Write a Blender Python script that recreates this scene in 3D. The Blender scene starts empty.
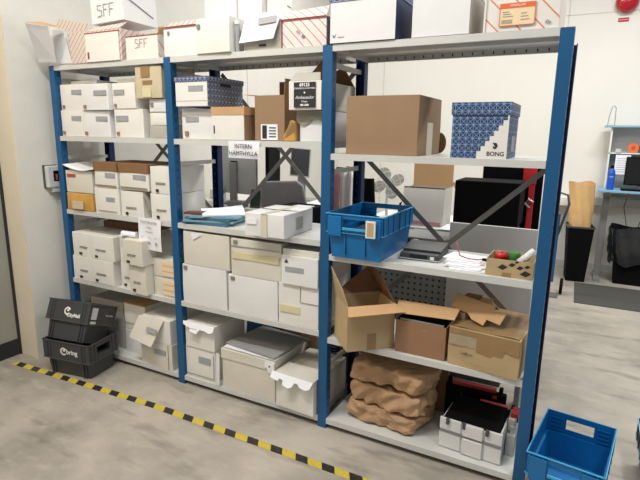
import bpy, bmesh, math, random
from mathutils import Vector, Matrix, noise
S = bpy.context.scene
COL = S.collection
random.seed(7)
PI = math.pi

# ------------------------------------------------------------------ camera
CX, CY, CZ, YAW, PITCH, ROLL, FPX = 2.2974, -2.3317, 1.6732, 0.4843, 0.2106, 0.0143, 500.45
f = Vector((-math.sin(YAW)*math.cos(PITCH), math.cos(YAW)*math.cos(PITCH), -math.sin(PITCH)))
r0 = Vector((math.cos(YAW), math.sin(YAW), 0)); u0 = r0.cross(f)
r = r0*math.cos(ROLL) + u0*math.sin(ROLL); u = -r0*math.sin(ROLL) + u0*math.cos(ROLL)
cam_data = bpy.data.cameras.new('camera'); cam = bpy.data.objects.new('camera', cam_data); COL.objects.link(cam)
cam.matrix_world = Matrix(((r.x, u.x, -f.x, CX), (r.y, u.y, -f.y, CY), (r.z, u.z, -f.z, CZ), (0, 0, 0, 1)))
cam_data.sensor_width = 36; cam_data.lens = 36*FPX/640; cam_data.clip_start = 0.05
S.camera = cam

# ------------------------------------------------------------------ light
S.view_settings.view_transform = 'Standard'; S.view_settings.look = 'None'
S.view_settings.gamma = 1; S.view_settings.use_curve_mapping = False
S.view_settings.exposure = 0.0
W = bpy.data.worlds.new('hall_ambient'); S.world = W; W.use_nodes = True
W.node_tree.nodes['Background'].inputs[0].default_value = (1.0, 0.99, 0.965, 1)
W.node_tree.nodes['Background'].inputs[1].default_value = 0.34
def area(name, loc, sx, sy, power, col=(1, 0.985, 0.95), rot=(0, 0, 0)):
    l = bpy.data.lights.new(name, 'AREA'); l.shape = 'RECTANGLE'; l.size = sx; l.size_y = sy
    l.energy = power; l.color = col
    o = bpy.data.objects.new(name, l); COL.objects.link(o); o.location = loc; o.rotation_euler = rot
    return o
area('ceiling_lamp_front', (0.6, -1.6, 4.0), 1.8, 0.3, 97)
area('ceiling_lamp_right', (3.4, -0.6, 4.0), 0.3, 1.6, 48)
area('ceiling_lamp_hall', (2.9, 2.3, 4.0), 1.6, 0.5, 118)
area('ceiling_lamp_back', (0.3, 2.7, 4.0), 1.6, 0.4, 56)
area('added_warm_lamp_door', (-0.95, -2.4, 3.6), 0.5, 0.3, 36, (1, 0.78, 0.52), (0.5, 0, 0))  # added warm lamp to brighten the door reveal, no known fixture

# ------------------------------------------------------------------ materials
def lin(c):
    return tuple(((x/255)/12.92 if x/255 <= 0.04045 else ((x/255+0.055)/1.055)**2.4) for x in c)
class NT:
    def __init__(s, name):
        s.m = bpy.data.materials.new(name); s.m.use_nodes = True
        s.t = s.m.node_tree; s.b = s.t.nodes['Principled BSDF']
    def n(s, typ, **k):
        x = s.t.nodes.new(typ)
        for a, v in k.items(): setattr(x, a, v)
        return x
    def l(s, a, b): s.t.links.new(a, b)
    def math(s, op, a, b=None, c=None):
        x = s.n('ShaderNodeMath', operation=op)
        for i, v in enumerate((a, b, c)):
            if v is None: continue
            if hasattr(v, 'links') or hasattr(v, 'is_output'): s.l(v, x.inputs[i])
            else: x.inputs[i].default_value = v
        return x.outputs[0]
    def mix(s, fac, a, b):
        x = s.n('ShaderNodeMix', data_type='RGBA')
        if hasattr(fac, 'is_output'): s.l(fac, x.inputs[0])
        else: x.inputs[0].default_value = fac
        for i, v in ((6, a), (7, b)):
            if hasattr(v, 'is_output'): s.l(v, x.inputs[i])
            else: x.inputs[i].default_value = tuple(v) + (1,)
        return x.outputs[2]
    def coord(s, kind='Object'):
        c = s.n('ShaderNodeTexCoord'); return c.outputs[kind]
    def xyz(s, kind='Object'):
        x = s.n('ShaderNodeSeparateXYZ'); s.l(s.coord(kind), x.inputs[0]); return x.outputs
    def noise(s, scale, detail=4, kind='Object', stretch=None, rough=0.55):
        x = s.n('ShaderNodeTexNoise'); x.inputs['Scale'].default_value = scale; x.inputs['Detail'].default_value = detail
        x.inputs['Roughness'].default_value = rough
        c = s.coord(kind)
        if stretch:
            mp = s.n('ShaderNodeMapping'); mp.inputs['Scale'].default_value = stretch; s.l(c, mp.inputs[0]); c = mp.outputs[0]
        s.l(c, x.inputs['Vector']); return x.outputs['Fac']
    def ramp(s, fac, p0, p1):
        x = s.n('ShaderNodeMapRange'); s.l(fac, x.inputs[0]); x.inputs[1].default_value = p0; x.inputs[2].default_value = p1
        return x.outputs[0]
    def bump(s, h, strength, dist=0.01):
        x = s.n('ShaderNodeBump'); x.inputs['Strength'].default_value = strength; x.inputs['Distance'].default_value = dist
        s.l(h, x.inputs['Height']); s.l(x.outputs[0], s.b.inputs['Normal'])
    def base(s, c):
        if hasattr(c, 'is_output'): s.l(c, s.b.inputs['Base Color'])
        else: s.b.inputs['Base Color'].default_value = tuple(c) + (1,)
def mat(name, rgb, rough=0.7, var=0.06, scale=9, metal=0, bump=0, bscale=40, spec=0.4, alpha=None):
    k = NT(name); c = lin(rgb)
    if var:
        fac = k.ramp(k.noise(scale), 0.3, 0.7)
        k.base(k.mix(fac, tuple(x*(1-var) for x in c), tuple(min(1, x*(1+var)) for x in c)))
    else: k.base(c)
    k.b.inputs['Roughness'].default_value = rough; k.b.inputs['Metallic'].default_value = metal
    k.b.inputs['Specular IOR Level'].default_value = spec
    if bump: k.bump(k.noise(bscale), bump, 0.004)
    return k.m
M = {}
def dm(key, *a, **k): M[key] = mat(key, *a, **k)
dm('white_card', (228, 226, 220), 0.65, 0.035, 7, bump=0.08)
dm('cool_card', (226, 226, 226), 0.6, 0.03, 6, bump=0.08)
dm('cream_card', (215, 211, 199), 0.7, 0.05, 5, bump=0.08)
dm('grey_card', (176, 172, 164), 0.8, 0.05, 6)
dm('beige_card', (200, 187, 158), 0.75, 0.05, 6)
dm('kraft_card', (152, 124, 96), 0.8, 0.06, 6, bump=0.08)
dm('kraft_dark', (132, 98, 68), 0.85, 0.08, 6)
dm('kraft_light', (196, 158, 116), 0.8, 0.05, 8)
dm('kraft_paper', (182, 148, 114), 0.62, 0.08, 10, bump=0.25, bscale=25)
dm('tan_card', (184, 160, 122), 0.75, 0.05, 6)
dm('tape_brown', (150, 122, 84), 0.3, 0.1, 14)
dm('tape_clear', (212, 206, 186), 0.35, 0.06, 12)
dm('pouch_clear', (164, 150, 124), 0.25, 0.1, 30)
dm('torn_grey', (146, 142, 130), 0.8, 0.1, 20)
dm('silver_back', (172, 173, 174), 0.4, 0.03)
dm('tape_cream', (214, 205, 168), 0.5, 0.04, 12)
dm('padded_yellow', (196, 150, 78), 0.55, 0.08, 14, bump=0.2)
dm('paper', (236, 237, 242), 0.6, 0.015, 5)
dm('paper_grey', (150, 150, 150), 0.6, 0.05, 5)
dm('window_grey', (158, 160, 164), 0.35, 0.06, 15)
dm('ink', (44, 42, 44), 0.6, 0)
dm('ink_grey', (130, 128, 126), 0.7, 0)
dm('ink_red', (150, 62, 52), 0.7, 0)
dm('stamp', (152, 118, 84), 0.6, 0.25, 150)
dm('red_label', (170, 84, 62), 0.6, 0.05)
dm('orange', (226, 108, 62), 0.55, 0.04)
dm('orange_pale', (238, 214, 176), 0.6, 0.03)
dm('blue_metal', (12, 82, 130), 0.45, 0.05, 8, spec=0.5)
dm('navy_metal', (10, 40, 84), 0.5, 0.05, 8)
dm('shelf_grey', (203, 204, 200), 0.42, 0.04, 4, spec=0.5)
dm('brace_grey', (128, 126, 122), 0.45, 0.06, 8, metal=0.35)
dm('slot', (40, 42, 44), 0.8, 0)
dm('blue_plastic', (10, 106, 168), 0.38, 0.05, 5, spec=0.5)
dm('blue_plastic_light', (60, 158, 206), 0.4, 0.04, 5)
dm('black_plastic', (60, 62, 65), 0.45, 0.08, 6, spec=0.5)
dm('black', (10, 10, 12), 0.85, 0.1, spec=0.12)
dm('black_gloss', (14, 15, 18), 0.18, 0, spec=0.6)
dm('dark_grey', (78, 80, 82), 0.45, 0.06)
dm('mid_grey', (134, 134, 134), 0.5, 0.05)
dm('light_grey', (196, 197, 196), 0.5, 0.03)
dm('white_plastic', (230, 230, 226), 0.4, 0.02)
dm('toolbox_white', (218, 218, 216), 0.45, 0.04)
dm('red', (196, 32, 40), 0.3, 0.04, spec=0.6)
dm('dull_red', (160, 44, 50), 0.5, 0.06)
dm('alarm_red', (176, 14, 34), 0.16, 0, spec=0.7)
dm('pink_cloth', (200, 152, 162), 0.9, 0.08, 20)
dm('white_cloth', (214, 210, 210), 0.9, 0.05, 20)
dm('green', (58, 116, 52), 0.5, 0.15, 30)
dm('blue_sheet', (116, 158, 176), 0.45, 0.05, 8)
dm('blue_sheet_dark', (72, 108, 132), 0.45, 0.06, 8)
dm('desk_blue', (128, 178, 200), 0.4, 0.03, 6)
dm('bottle_blue', (36, 88, 196), 0.3, 0.03)
dm('fan_blade', (186, 184, 174), 0.4, 0)
dm('metal', (150, 152, 154), 0.3, 0.04, metal=0.8)
dm('wood_dark', (104, 66, 48), 0.5, 0.1, 12)
dm('silver', (186, 188, 190), 0.3, 0, metal=0.5)
dm('door_panel', (152, 152, 142), 0.35, 0.04, 3)
dm('door_frame', (40, 42, 46), 0.4, 0.05)
dm('bin_bag', (34, 37, 40), 0.25, 0.3, 14, bump=0.7, bscale=18, spec=0.7)
dm('tan_paper', (216, 176, 122), 0.6, 0.07, 9, bump=0.3, bscale=12)
dm('lilac_grey', (150, 148, 150), 0.8, 0.05, 8)

def striped(name, base, line, ax=1.0, az=1.0, freq=22, width=0.14, axis_y=1.0):
    k = NT(name); x, y, z = k.xyz()
    v = k.math('ADD', k.math('MULTIPLY', x, ax), k.math('ADD', k.math('MULTIPLY', z, az), k.math('MULTIPLY', y, axis_y)))
    fr = k.math('FRACT', k.math('MULTIPLY', v, freq))
    k.base(k.mix(k.math('LESS_THAN', fr, width), lin(base), lin(line)))
    k.b.inputs['Roughness'].default_value = 0.6
    M[name] = k.m
striped('stripe_red', (226, 217, 212), (196, 92, 90), 1, 1, 19, 0.10)
striped('stripe_red_white', (222, 214, 206), (196, 110, 80), 1, 1, 13, 0.10)
striped('stripe_brown', (214, 200, 190), (150, 100, 96), 1, -1, 25, 0.13)
striped('stripe_orange', (226, 222, 216), (218, 132, 96), 1, 1, 11, 0.09)
striped('stripe_tape', (232, 210, 178), (222, 176, 122), 0, 1, 26, 0.25, 0)
def pattern(name, base, line, freq, width):
    k = NT(name); x, y, z = k.xyz(); h = k.math('ADD', x, y)
    a = k.math('MULTIPLY', h, freq); b = k.math('MULTIPLY', z, freq)
    def ln(v, w): return k.math('LESS_THAN', k.math('FRACT', v), w)
    e = k.math('MAXIMUM', ln(a, width), ln(b, width))
    e = k.math('MAXIMUM', e, ln(k.math('ADD', a, b), width*1.3))
    e = k.math('MAXIMUM', e, ln(k.math('SUBTRACT', a, b), width*1.3))
    k.base(k.mix(e, lin(base), lin(line))); k.b.inputs['Roughness'].default_value = 0.5
    M[name] = k.m
pattern('pattern_blue', (24, 48, 88), (140, 168, 206), 34, 0.07)
pattern('pattern_navy', (38, 48, 78), (150, 160, 190), 32, 0.10)
# perforated panel: dark round holes
k = NT('perforated'); x, y, z = k.xyz()
fx = k.math('SUBTRACT', k.math('FRACT', k.math('MULTIPLY', x, 25)), 0.5)
fz = k.math('SUBTRACT', k.math('FRACT', k.math('MULTIPLY', z, 25)), 0.5)
d = k.math('SQRT', k.math('ADD', k.math('MULTIPLY', fx, fx), k.math('MULTIPLY', fz, fz)))
k.base(k.mix(k.math('LESS_THAN', d, 0.20), lin((140, 144, 142)), lin((34, 36, 38)))); k.b.inputs['Roughness'].default_value = 0.5
M['perforated'] = k.m
# hazard tape
k = NT('hazard_tape'); x, y, z = k.xyz()
fr = k.math('FRACT', k.math('MULTIPLY', k.math('ADD', x, k.math('MULTIPLY', y, 0.55)), 1/0.156))
wear = k.noise(60, 6)
yel = k.mix(k.ramp(wear, 0.45, 0.7), lin((206, 184, 60)), lin((176, 164, 92)))
blk = k.mix(k.ramp(wear, 0.5, 0.8), lin((38, 36, 36)), lin((84, 80, 74)))
k.base(k.mix(k.math('LESS_THAN', fr, 0.47), yel, blk)); k.b.inputs['Roughness'].default_value = 0.45
M['hazard_tape'] = k.m
# concrete floor
k = NT('concrete_floor')
n1 = k.noise(1.3, 7, rough=0.62); n2 = k.noise(9, 6, stretch=(0.7, 1.5, 1)); n3 = k.noise(3.2, 5, stretch=(0.6, 2.4, 1))
c = k.mix(k.ramp(n1, 0.34, 0.66), lin((140, 135, 126)), lin((184, 176, 164)))
c = k.mix(k.math('MULTIPLY', k.ramp(n3, 0.54, 0.70), 0.6), c, lin((108, 102, 95)))
c = k.mix(k.math('MULTIPLY', k.ramp(n2, 0.52, 0.72), 0.32), c, lin((200, 194, 180)))
k.base(c); k.b.inputs['Roughness'].default_value = 0.5; k.bump(n2, 0.06)
M['concrete_floor'] = k.m
# wall: smooth white panels and rough plaster
M['wall_panel'] = mat('wall_panel', (227, 225, 218), 0.7, 0.015, 2)
M['plaster'] = mat('plaster', (218, 216, 208), 0.85, 0.03, 6, bump=0.5, bscale=55)
M['reveal_warm_lit'] = mat('reveal_warm_lit', (222, 212, 192), 0.8, 0.03, 5, bump=0.2)  # plaster of the door reveal with its warm light put into the colour
M['seam'] = mat('seam', (208, 206, 198), 0.8, 0)
M['mat_rubber'] = mat('mat_rubber', (74, 74, 70), 0.85, 0.1, 60, bump=0.4, bscale=200)

# ------------------------------------------------------------------ mesh builder
class MB:
    def __init__(s): s.bm = bmesh.new(); s.mi = 0
    def _f(s, vs):
        try: fc = s.bm.faces.new(vs); fc.material_index = s.mi; return fc
        except ValueError: return None
    def hexa(s, p, X=None):      # p: 8 points, bottom 4 ccw then top 4 ccw
        v = [s.bm.verts.new((X @ Vector(q)) if X else Vector(q)) for q in p]
        for a in ((3, 2, 1, 0), (4, 5, 6, 7), (0, 1, 5, 4), (1, 2, 6, 5), (2, 3, 7, 6), (3, 0, 4, 7)): s._f([v[i] for i in a])
        return s
    def box(s, x0, x1, y0, y1, z0, z1, X=None):
        return s.hexa([(x0, y0, z0), (x1, y0, z0), (x1, y1, z0), (x0, y1, z0), (x0, y0, z1), (x1, y0, z1), (x1, y1, z1), (x0, y1, z1)], X)
    def bar(s, a, b, w, t, up=(0, 1, 0)):   # flat bar from a to b; w wide, t thick along up
        a, b = Vector(a), Vector(b); d = (b-a); L = d.length; d.normalize()
        n = Vector(up); n = (n - d*n.dot(d)).normalized(); q = d.cross(n)
        X = Matrix(((d.x, q.x, n.x, a.x), (d.y, q.y, n.y, a.y), (d.z, q.z, n.z, a.z), (0, 0, 0, 1)))
        return s.box(0, L, -w/2, w/2, -t/2, t/2, X)
    def prism(s, pts, y0, y1, X=None):      # polygon in x-z extruded along y
        a = [Vector((p[0], y0, p[1])) for p in pts]; b = [Vector((p[0], y1, p[1])) for p in pts]
        if X: a = [X @ v for v in a]; b = [X @ v for v in b]
        va = [s.bm.verts.new(v) for v in a]; vb = [s.bm.verts.new(v) for v in b]; n = len(pts)
        s._f(va); s._f(vb[::-1])
        for i in range(n): s._f([va[(i+1) % n], va[i], vb[i], vb[(i+1) % n]])
        return s
    def tube(s, pts, r, n=10, cap=True):
        pts = [Vector(p) for p in pts]; rs = r if isinstance(r, (list, tuple)) else [r]*len(pts); rings = []
        for i, p in enumerate(pts):
            d = (pts[min(i+1, len(pts)-1)] - pts[max(i-1, 0)]).normalized()
            h = Vector((0, 0, 1)) if abs(d.z) < 0.9 else Vector((1, 0, 0))
            a = d.cross(h).normalized(); b = d.cross(a)
            rings.append([s.bm.verts.new(p + (a*math.cos(2*PI*j/n) + b*math.sin(2*PI*j/n))*rs[i]) for j in range(n)])
        for i in range(len(pts)-1):
            for j in range(n): s._f([rings[i][j], rings[i][(j+1) % n], rings[i+1][(j+1) % n], rings[i+1][j]])
        if cap: s._f(rings[0][::-1]); s._f(rings[-1])
        return s
    def sheet(s, fn, nu, nv, t=0.002, side=(0, 0, 1)):
        side = Vector(side)*t
        A = [[s.bm.verts.new(Vector(fn(i/nu, j/nv))) for j in range(nv+1)] for i in range(nu+1)]
        B = [[s.bm.verts.new(A[i][j].co - side) for j in range(nv+1)] for i in range(nu+1)]
        for i in range(nu):
            for j in range(nv):
                s._f([A[i][j], A[i+1][j], A[i+1][j+1], A[i][j+1]]); s._f([B[i][j+1], B[i+1][j+1], B[i+1][j], B[i][j]])
        for i in range(nu):
            s._f([A[i+1][0], A[i][0], B[i][0], B[i+1][0]]); s._f([A[i][nv], A[i+1][nv], B[i+1][nv], B[i][nv]])
        for j in range(nv):
            s._f([A[0][j], A[0][j+1], B[0][j+1], B[0][j]]); s._f([A[nu][j+1], A[nu][j], B[nu][j], B[nu][j+1]])
        return s
    def quad(s, a, b, c, d, t=0.003):       # a thin slab with corners a b c d
        a, b, c, d = map(Vector, (a, b, c, d)); n = (b-a).cross(d-a).normalized()*t
        return s.hexa([a-n, b-n, c-n, d-n, a, b, c, d])
    def bulk(s, w, d, h, bulge=0.004, jit=0.0015, seed=0, x0=None):   # slightly swollen carton body, front at y=0
        b2 = bmesh.new(); bmesh.ops.create_cube(b2, size=1)
        bmesh.ops.subdivide_edges(b2, edges=b2.edges[:], cuts=5, use_grid_fill=True)
        vs = []
        for v in b2.verts:
            x, y, z = v.co*2
            px, py, pz = x*w/2, (y+1)*d/2, (z+1)*h/2
            o = Vector((seed*3.1, seed*1.7, 0))
            nn = noise.noise_vector(Vector((px*6, py*6, pz*6)) + o)*jit*2
            if abs(y) > 0.99: py += math.copysign(bulge*(1-x*x)*(1-z*z), y)
            if abs(x) > 0.99: px += math.copysign(bulge*(1-y*y)*(1-z*z), x)
            if z > 0.99: pz -= bulge*0.8*(1-x*x)*(1-y*y)
            if z < -0.99: nn = nn*0; 
            vs.append(s.bm.verts.new((px+nn.x, py+nn.y, max(0, pz+nn.z*0.6 if z < 0.99 else pz))))
        b2.verts.index_update()
        for fc in b2.faces: s._f([vs[v.index] for v in fc.verts])
        b2.free(); return s
    def build(s, name, mats, parent=None, label=None, bevel=0, smooth=False, seg=2, recalc=True):
        if recalc: bmesh.ops.recalc_face_normals(s.bm, faces=s.bm.faces[:])
        me = bpy.data.meshes.new(name); s.bm.to_mesh(me); s.bm.free()
        for m_ in (mats if isinstance(mats, (list, tuple)) else [mats]): me.materials.append(M[m_])
        if smooth:
            for p_ in me.polygons: p_.use_smooth = True
        o = bpy.data.objects.new(name, me); COL.objects.link(o)
        if parent: o.parent = parent
        if label: o['label'] = label
        if bevel:
            b = o.modifiers.new('bevel', 'BEVEL'); b.width = bevel; b.segments = seg; b.limit_method = 'ANGLE'; b.angle_limit = math.radians(40)
        return o
def thing(name, label, cat, loc=(0, 0, 0), rz=0, group=None):
    o = bpy.data.objects.new(name, None); COL.objects.link(o); o.location = loc; o.rotation_euler = (0, 0, rz)
    o.empty_display_size = 0.05
    o['label'] = label; o['category'] = cat
    if group: o['group'] = group
    return o
def tag(o, label, cat, group=None, loc=None):
    o['label'] = label; o['category'] = cat
    if group: o['group'] = group
    if loc: o.location = loc
    return o
def struct(name, mb, m, bevel=0, parent=None):
    o = mb.build(name, m, parent, bevel=bevel)
    if not parent: o['kind'] = 'structure'
    return o
def text(string, size, m, parent, loc, name='printed_text', rot=(PI/2, 0, 0), align='CENTER', sx=1.0, shear=0, off=0.0):
    cu = bpy.data.curves.new('t', 'FONT'); cu.body = string; cu.size = size; cu.align_x = align; cu.align_y = 'CENTER'
    cu.extrude = 0.0004; cu.shear = shear; cu.offset = off
    t = bpy.data.objects.new('t', cu); COL.objects.link(t)
    dg = bpy.context.evaluated_depsgraph_get(); me = bpy.data.meshes.new_from_object(t.evaluated_get(dg))
    bpy.data.objects.remove(t); bpy.data.curves.remove(cu)
    me.materials.clear(); me.materials.append(M[m])
    o = bpy.data.objects.new(name, me); COL.objects.link(o); o.parent = parent; o.location = loc; o.rotation_euler = rot; o.scale = (sx, 1, 1)
    return o
def strokes(polys, m, parent, name='handwriting', w=0.004, y=-0.001):
    b = MB()
    for p in polys:
        for a, c in zip(p[:-1], p[1:]): b.bar((a[0], y, a[1]), (c[0], y, c[1]), w, 0.0008)
    return b.build(name, m, parent)

# ------------------------------------------------------------------ setting
struct('floor', MB().box(-3.2, 5.5, -3.4, 4.8, -0.1, 0), 'concrete_floor')
struct('wall_left', MB().box(-1.42, -1.15, -0.24, 4.8, 0, 3.9).box(-1.42, -1.15, -3.4, -0.24, 2.75, 3.9), 'plaster')
wb = MB().box(-1.42, 5.5, 4.8, 4.95, 0, 3.9)
struct('wall_back', wb, 'wall_panel')
tr = MB()
for zz in (3.10,): tr.box(-1.15, 5.5, 4.794, 4.7995, zz, zz+0.008)
for xx in (-0.45, 1.9): tr.box(xx, xx+0.012, 4.794, 4.7995, 0, 3.9)
struct('trim_1', tr, 'seam')
struct('trim_2', MB().box(-1.1495, -1.144, 2.42, 2.435, 0, 3.9), 'seam')
struct('reveal_warm_skin', MB().box(-1.40, -1.152, -0.246, -0.2405, 0.0, 2.75), 'reveal_warm_lit')  # thin skin on the wall end, carries the painted warm light
struct('baseboard_back', MB().box(-1.14, 5.5, 4.785, 4.7995, 0, 0.09), 'light_grey')
struct('trim_4', MB().box(1.9, 5.5, 4.72, 4.7995, 0.84, 0.94), 'light_grey', 0.004)
dr = struct('door_1', MB().box(-1.385, -1.36, -1.3, -0.262, 0.125, 2.3), 'door_panel')
struct('door_frame', MB().box(-1.392, -1.345, -0.262, -0.247, 0, 2.36).box(-1.392, -1.345, -1.34, -1.3, 0, 2.36).box(-1.392, -1.345, -1.3, -0.262, 2.3, 2.36), 'door_frame', parent=dr)
struct('bottom_rail', MB().box(-1.392, -1.35, -1.3, -0.262, 0.004, 0.125), 'door_frame', parent=dr)
struct('wall_outer', MB().box(-1.6, -1.425, -3.4, 0, 0, 3.9), 'plaster')
tp = MB().sheet(lambda a, b: (-1.235+3.4*a, -0.395+0.05*b+0.07*min(1, a*2.6)-0.012*a, 0.0016), 34, 1, 0.0012).build('hazard_tape', 'hazard_tape')
tag(tp, 'yellow and black striped hazard tape stuck along the concrete floor', 'floor tape')

# ------------------------------------------------------------------ rack
BAY = 1.0717; PW = 0.053; DEP = 0.461; H = 2.099
PX = [-BAY, 0, BAY, 2*BAY]
rack = thing('storage_rack', 'three-bay storage rack with blue posts and light grey metal shelves', 'shelving', (0, 0, 0))
def post(x, y, back, m):
    b = MB(); t = 0.004; s = -1 if back else 1; yf = y
    b.box(x, x+PW, min(yf, yf+s*t), max(yf, yf+s*t), 0.004, H)
    for xa in (x, x+PW-t): b.box(xa, xa+t, min(yf+s*t, yf+s*0.05), max(yf+s*t, yf+s*0.05), 0.004, H)
    b.mi = 1
    for kk in range(40):                     # small punched slots on the outer flank
        z = 0.08 + kk*0.05
        b.box(x+PW, x+PW+0.0006, yf+s*0.02, yf+s*0.028, z, z+0.014) if not back else b.box(x+0.02, x+0.028, yf-0.0512, yf-0.0504, z, z+0.014)
    b.mi = 0
    b.box(x-0.001, x+PW+0.001, min(y-0.001*s, y+s*0.052), max(y-0.001*s, y+s*0.052), 0, 0.006)
    return b.build('post', [m, 'slot'], rack)
for x in PX:
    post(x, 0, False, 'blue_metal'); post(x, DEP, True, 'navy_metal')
# end frames: horizontal and diagonal struts between a front and a rear post
for x in PX:
    for z in (0.35, 0.98, 1.46, 2.0): MB().box(x+0.018, x+0.034, 0.05, DEP-0.05, z, z+0.025).build('frame_strut', 'shelf_grey', rack)
def shelf(i, z):
    x0 = PX[i]+PW+0.001; x1 = PX[i+1]-0.001; t = 0.003; lip = 0.032
    b = MB(); y0 = 0.0; y1 = DEP
    b.box(x0, x1, y0, y1, z-t, z)
    b.box(x0, x1, y0, y0+t, z-lip, z-t); b.box(x0, x1, y1-t, y1, z-lip, z-t)
    b.box(x0, x0+t, y0+t, y1-t, z-lip, z-t); b.box(x1-t, x1, y0+t, y1-t, z-lip, z-t)
    b.box(x0+t, x1-t, y0+t, y0+0.014, z-lip, z-lip+t); b.box(x0+t, x1-t, y1-0.014, y1-t, z-lip, z-lip+t)
    b.box(x0+t, x1-t, 0.2, 0.26, z-0.02, z-t)
    b.mi = 1
    for kk in range(18):
        xx = x0+0.06+kk*0.052
        b.box(xx, xx+0.006, y1-t-0.0006, y1-t, z-0.022, z-0.008)
    b.build('shelf', ['shelf_grey', 'slot'], rack)
Z12 = [0.0622, 0.5876, 1.106, 1.626, 2.1005]
Z3 = [0.0622, 0.560, 1.037, 1.5704, 2.1005]
for i in (0, 1):
    for z in Z12: shelf(i, z)
for z in Z3: shelf(2, z)
for i, zl, zh in ((0, 1.07, 1.98), (1, 1.0, 2.05), (2, 0.58, 1.53)):
    xa, xb = PX[i]+PW+0.004, PX[i+1]-0.004
    for k_, (za, zb) in enumerate(((zl, zh), (zh, zl))):
        MB().bar((xa, DEP+0.006+k_*0.004, za), (xb, DEP+0.006+k_*0.004, zb), 0.028, 0.003).build('cross_brace', 'brace_grey', rack)
MB().tube([((PX[2]+PX[3]+PW)/2, DEP+0.001, 1.055), ((PX[2]+PX[3]+PW)/2, DEP+0.014, 1.055)], 0.012).build('brace_bolt', 'metal', rack)

# ------------------------------------------------------------------ cartons
SEED = [0]
def carton(name, label, x0, x1, z, h, y=0.01, d=0.33, m='white_card', rz=0, group=None, lid=None, cat='box',
           win=None, stamp=None, lines=None, tape=None, seam=None, tuck=None, hole=None, bulge=0.004, label_plate=None):
    SEED[0] += 1; w = x1-x0
    t = thing(name, label, cat, ((x0+x1)/2, y, z+0.0005), rz, group)
    body_h = h if not lid else h-0.004
    MB().bulk(w, d, body_h, bulge, 0.0012, SEED[0]).build('body', m, t, bevel=0.0025)
    F = lambda fx: -w/2 + fx*w
    yf = -bulge*0.9-0.0035 if bulge < 0.006 else -bulge-0.003
    def patch(n, fx0, fx1, fz0, fz1, mm, yy=None, lab=None, thick=0.003, tilt=0):
        yy = yf if yy is None else yy
        X = Matrix.Translation((F((fx0+fx1)/2), yy, (fz0+fz1)/2*h)) @ Matrix.Rotation(tilt, 4, 'Y')
        ww = (fx1-fx0)*w/2; hh = (fz1-fz0)*h/2
        return MB().box(-ww, ww, 0, thick+0.001, -hh, hh, X).build(n, mm, t, lab)
    if lid:   # (height, overhang, material)
        lh, lo, lm = lid; b = MB()
        b.box(-w/2-lo, w/2+lo, -lo-0.0035, d+lo, h-0.003, h)
        b.box(-w/2-lo, w/2+lo, -lo-0.0035, -lo-0.0005, h-lh, h-0.003); b.box(-w/2-lo, w/2+lo, d+lo-0.003, d+lo, h-lh, h-0.003)
        b.box(-w/2-lo, -w/2-lo+0.003, -lo-0.0005, d+lo-0.003, h-lh, h-0.003); b.box(w/2+lo-0.003, w/2+lo, -lo-0.0005, d+lo-0.003, h-lh, h-0.003)
        b.build('lid', lm, t, bevel=0.001)
    if win: patch('address_window', *win[:4], win[4] if len(win) > 4 else 'window_grey')
    if stamp: patch('printed_mark', stamp[0], stamp[0]+stamp[2], stamp[1], stamp[1]+stamp[3], stamp[4], yf-0.0003)
    if lines:
        b = MB(); rnd = random.Random(SEED[0])
        for (fx, fz, n_, wd) in lines:
            for q in range(n_):
                zz = (fz-q*0.05)*h; xx = F(fx)
                while xx < F(fx+wd)-0.004:
                    L = rnd.uniform(0.005, 0.014); b.box(xx, min(xx+L, F(fx+wd)), yf-0.0006, yf+0.004, zz, zz+0.0035); xx += L+0.003
        b.build('printed_text', 'ink_grey', t)
    if tape:
        for (a0, a1, b0, b1, mm) in tape: patch('tape_strip', a0, a1, b0, b1, mm)
    if seam:
        b = MB()
        for s_ in seam:
            if s_[0] == 'v': b.box(F(s_[1])-0.0007, F(s_[1])+0.0007, yf, yf+0.004, s_[2]*h, s_[3]*h)
            else: b.box(F(s_[2]), F(s_[3]), yf, yf+0.004, s_[1]*h-0.0009, s_[1]*h+0.0009)
        b.build('fold_line', 'ink_grey', t)
    if hole: patch('hand_hole', *hole, 'slot')
    if label_plate: patch('paper_label', *label_plate[:4], label_plate[4])
    return t

GA = 'white post boxes on the left bay upper shelf'
W_ = (0.52, 0.93, 0.60, 0.78); ST = (0.07, 0.07, 0.10, 0.13, 'stamp')
# ---- left bay, upper shelf (z 1.626)
z = 1.626
carton('post_box', 'white post box with grey window, bottom left corner of the upper left shelf', -1.015, -0.785, z, 0.176, 0.02, group=GA, win=W_, stamp=ST)
carton('post_box', 'white post box with grey window, second along the lower row of the upper left shelf', -0.775, -0.512, z, 0.172, 0.012, group=GA, win=W_, stamp=ST, m='cool_card')
carton('post_box', 'white post box, third in the lower row of the upper left shelf', -0.480, -0.220, z, 0.180, 0.025, group=GA, win=(0.08, 0.5, 0.58, 0.77), stamp=ST)
for q in range(3):
    carton('post_box', ['crumpled white post box lowest beside the second post, under the taped beige box', 'crumpled white post box, middle of the pile under the taped beige box', 'white post box with small stamp, directly under the taped beige box'][q],
           -0.180+0.005*q, -0.030, z+q*0.0805, 0.0785, 0.035+0.006*(q % 2), m=('grey_card', 'white_card', 'cool_card')[q], bulge=0.004, stamp=(0.1, 0.4, 0.16, 0.3, 'ink_grey') if q == 2 else None, group='small boxes in the pile beside the second post')
carton('post_box', 'white post box half hidden behind its neighbour, top left of the upper left shelf', -1.012, -0.765, z+0.177, 0.172, 0.03, group=GA, win=(0.5, 0.93, 0.6, 0.78), stamp=ST)
carton('post_box', 'white post box pulled forward and tilted, second in the upper row, left bay', -0.755, -0.488, z+0.174, 0.168, -0.005, rz=-0.04, group=GA, win=(0.5, 0.96, 0.56, 0.74), stamp=ST, m='cool_card')
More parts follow.
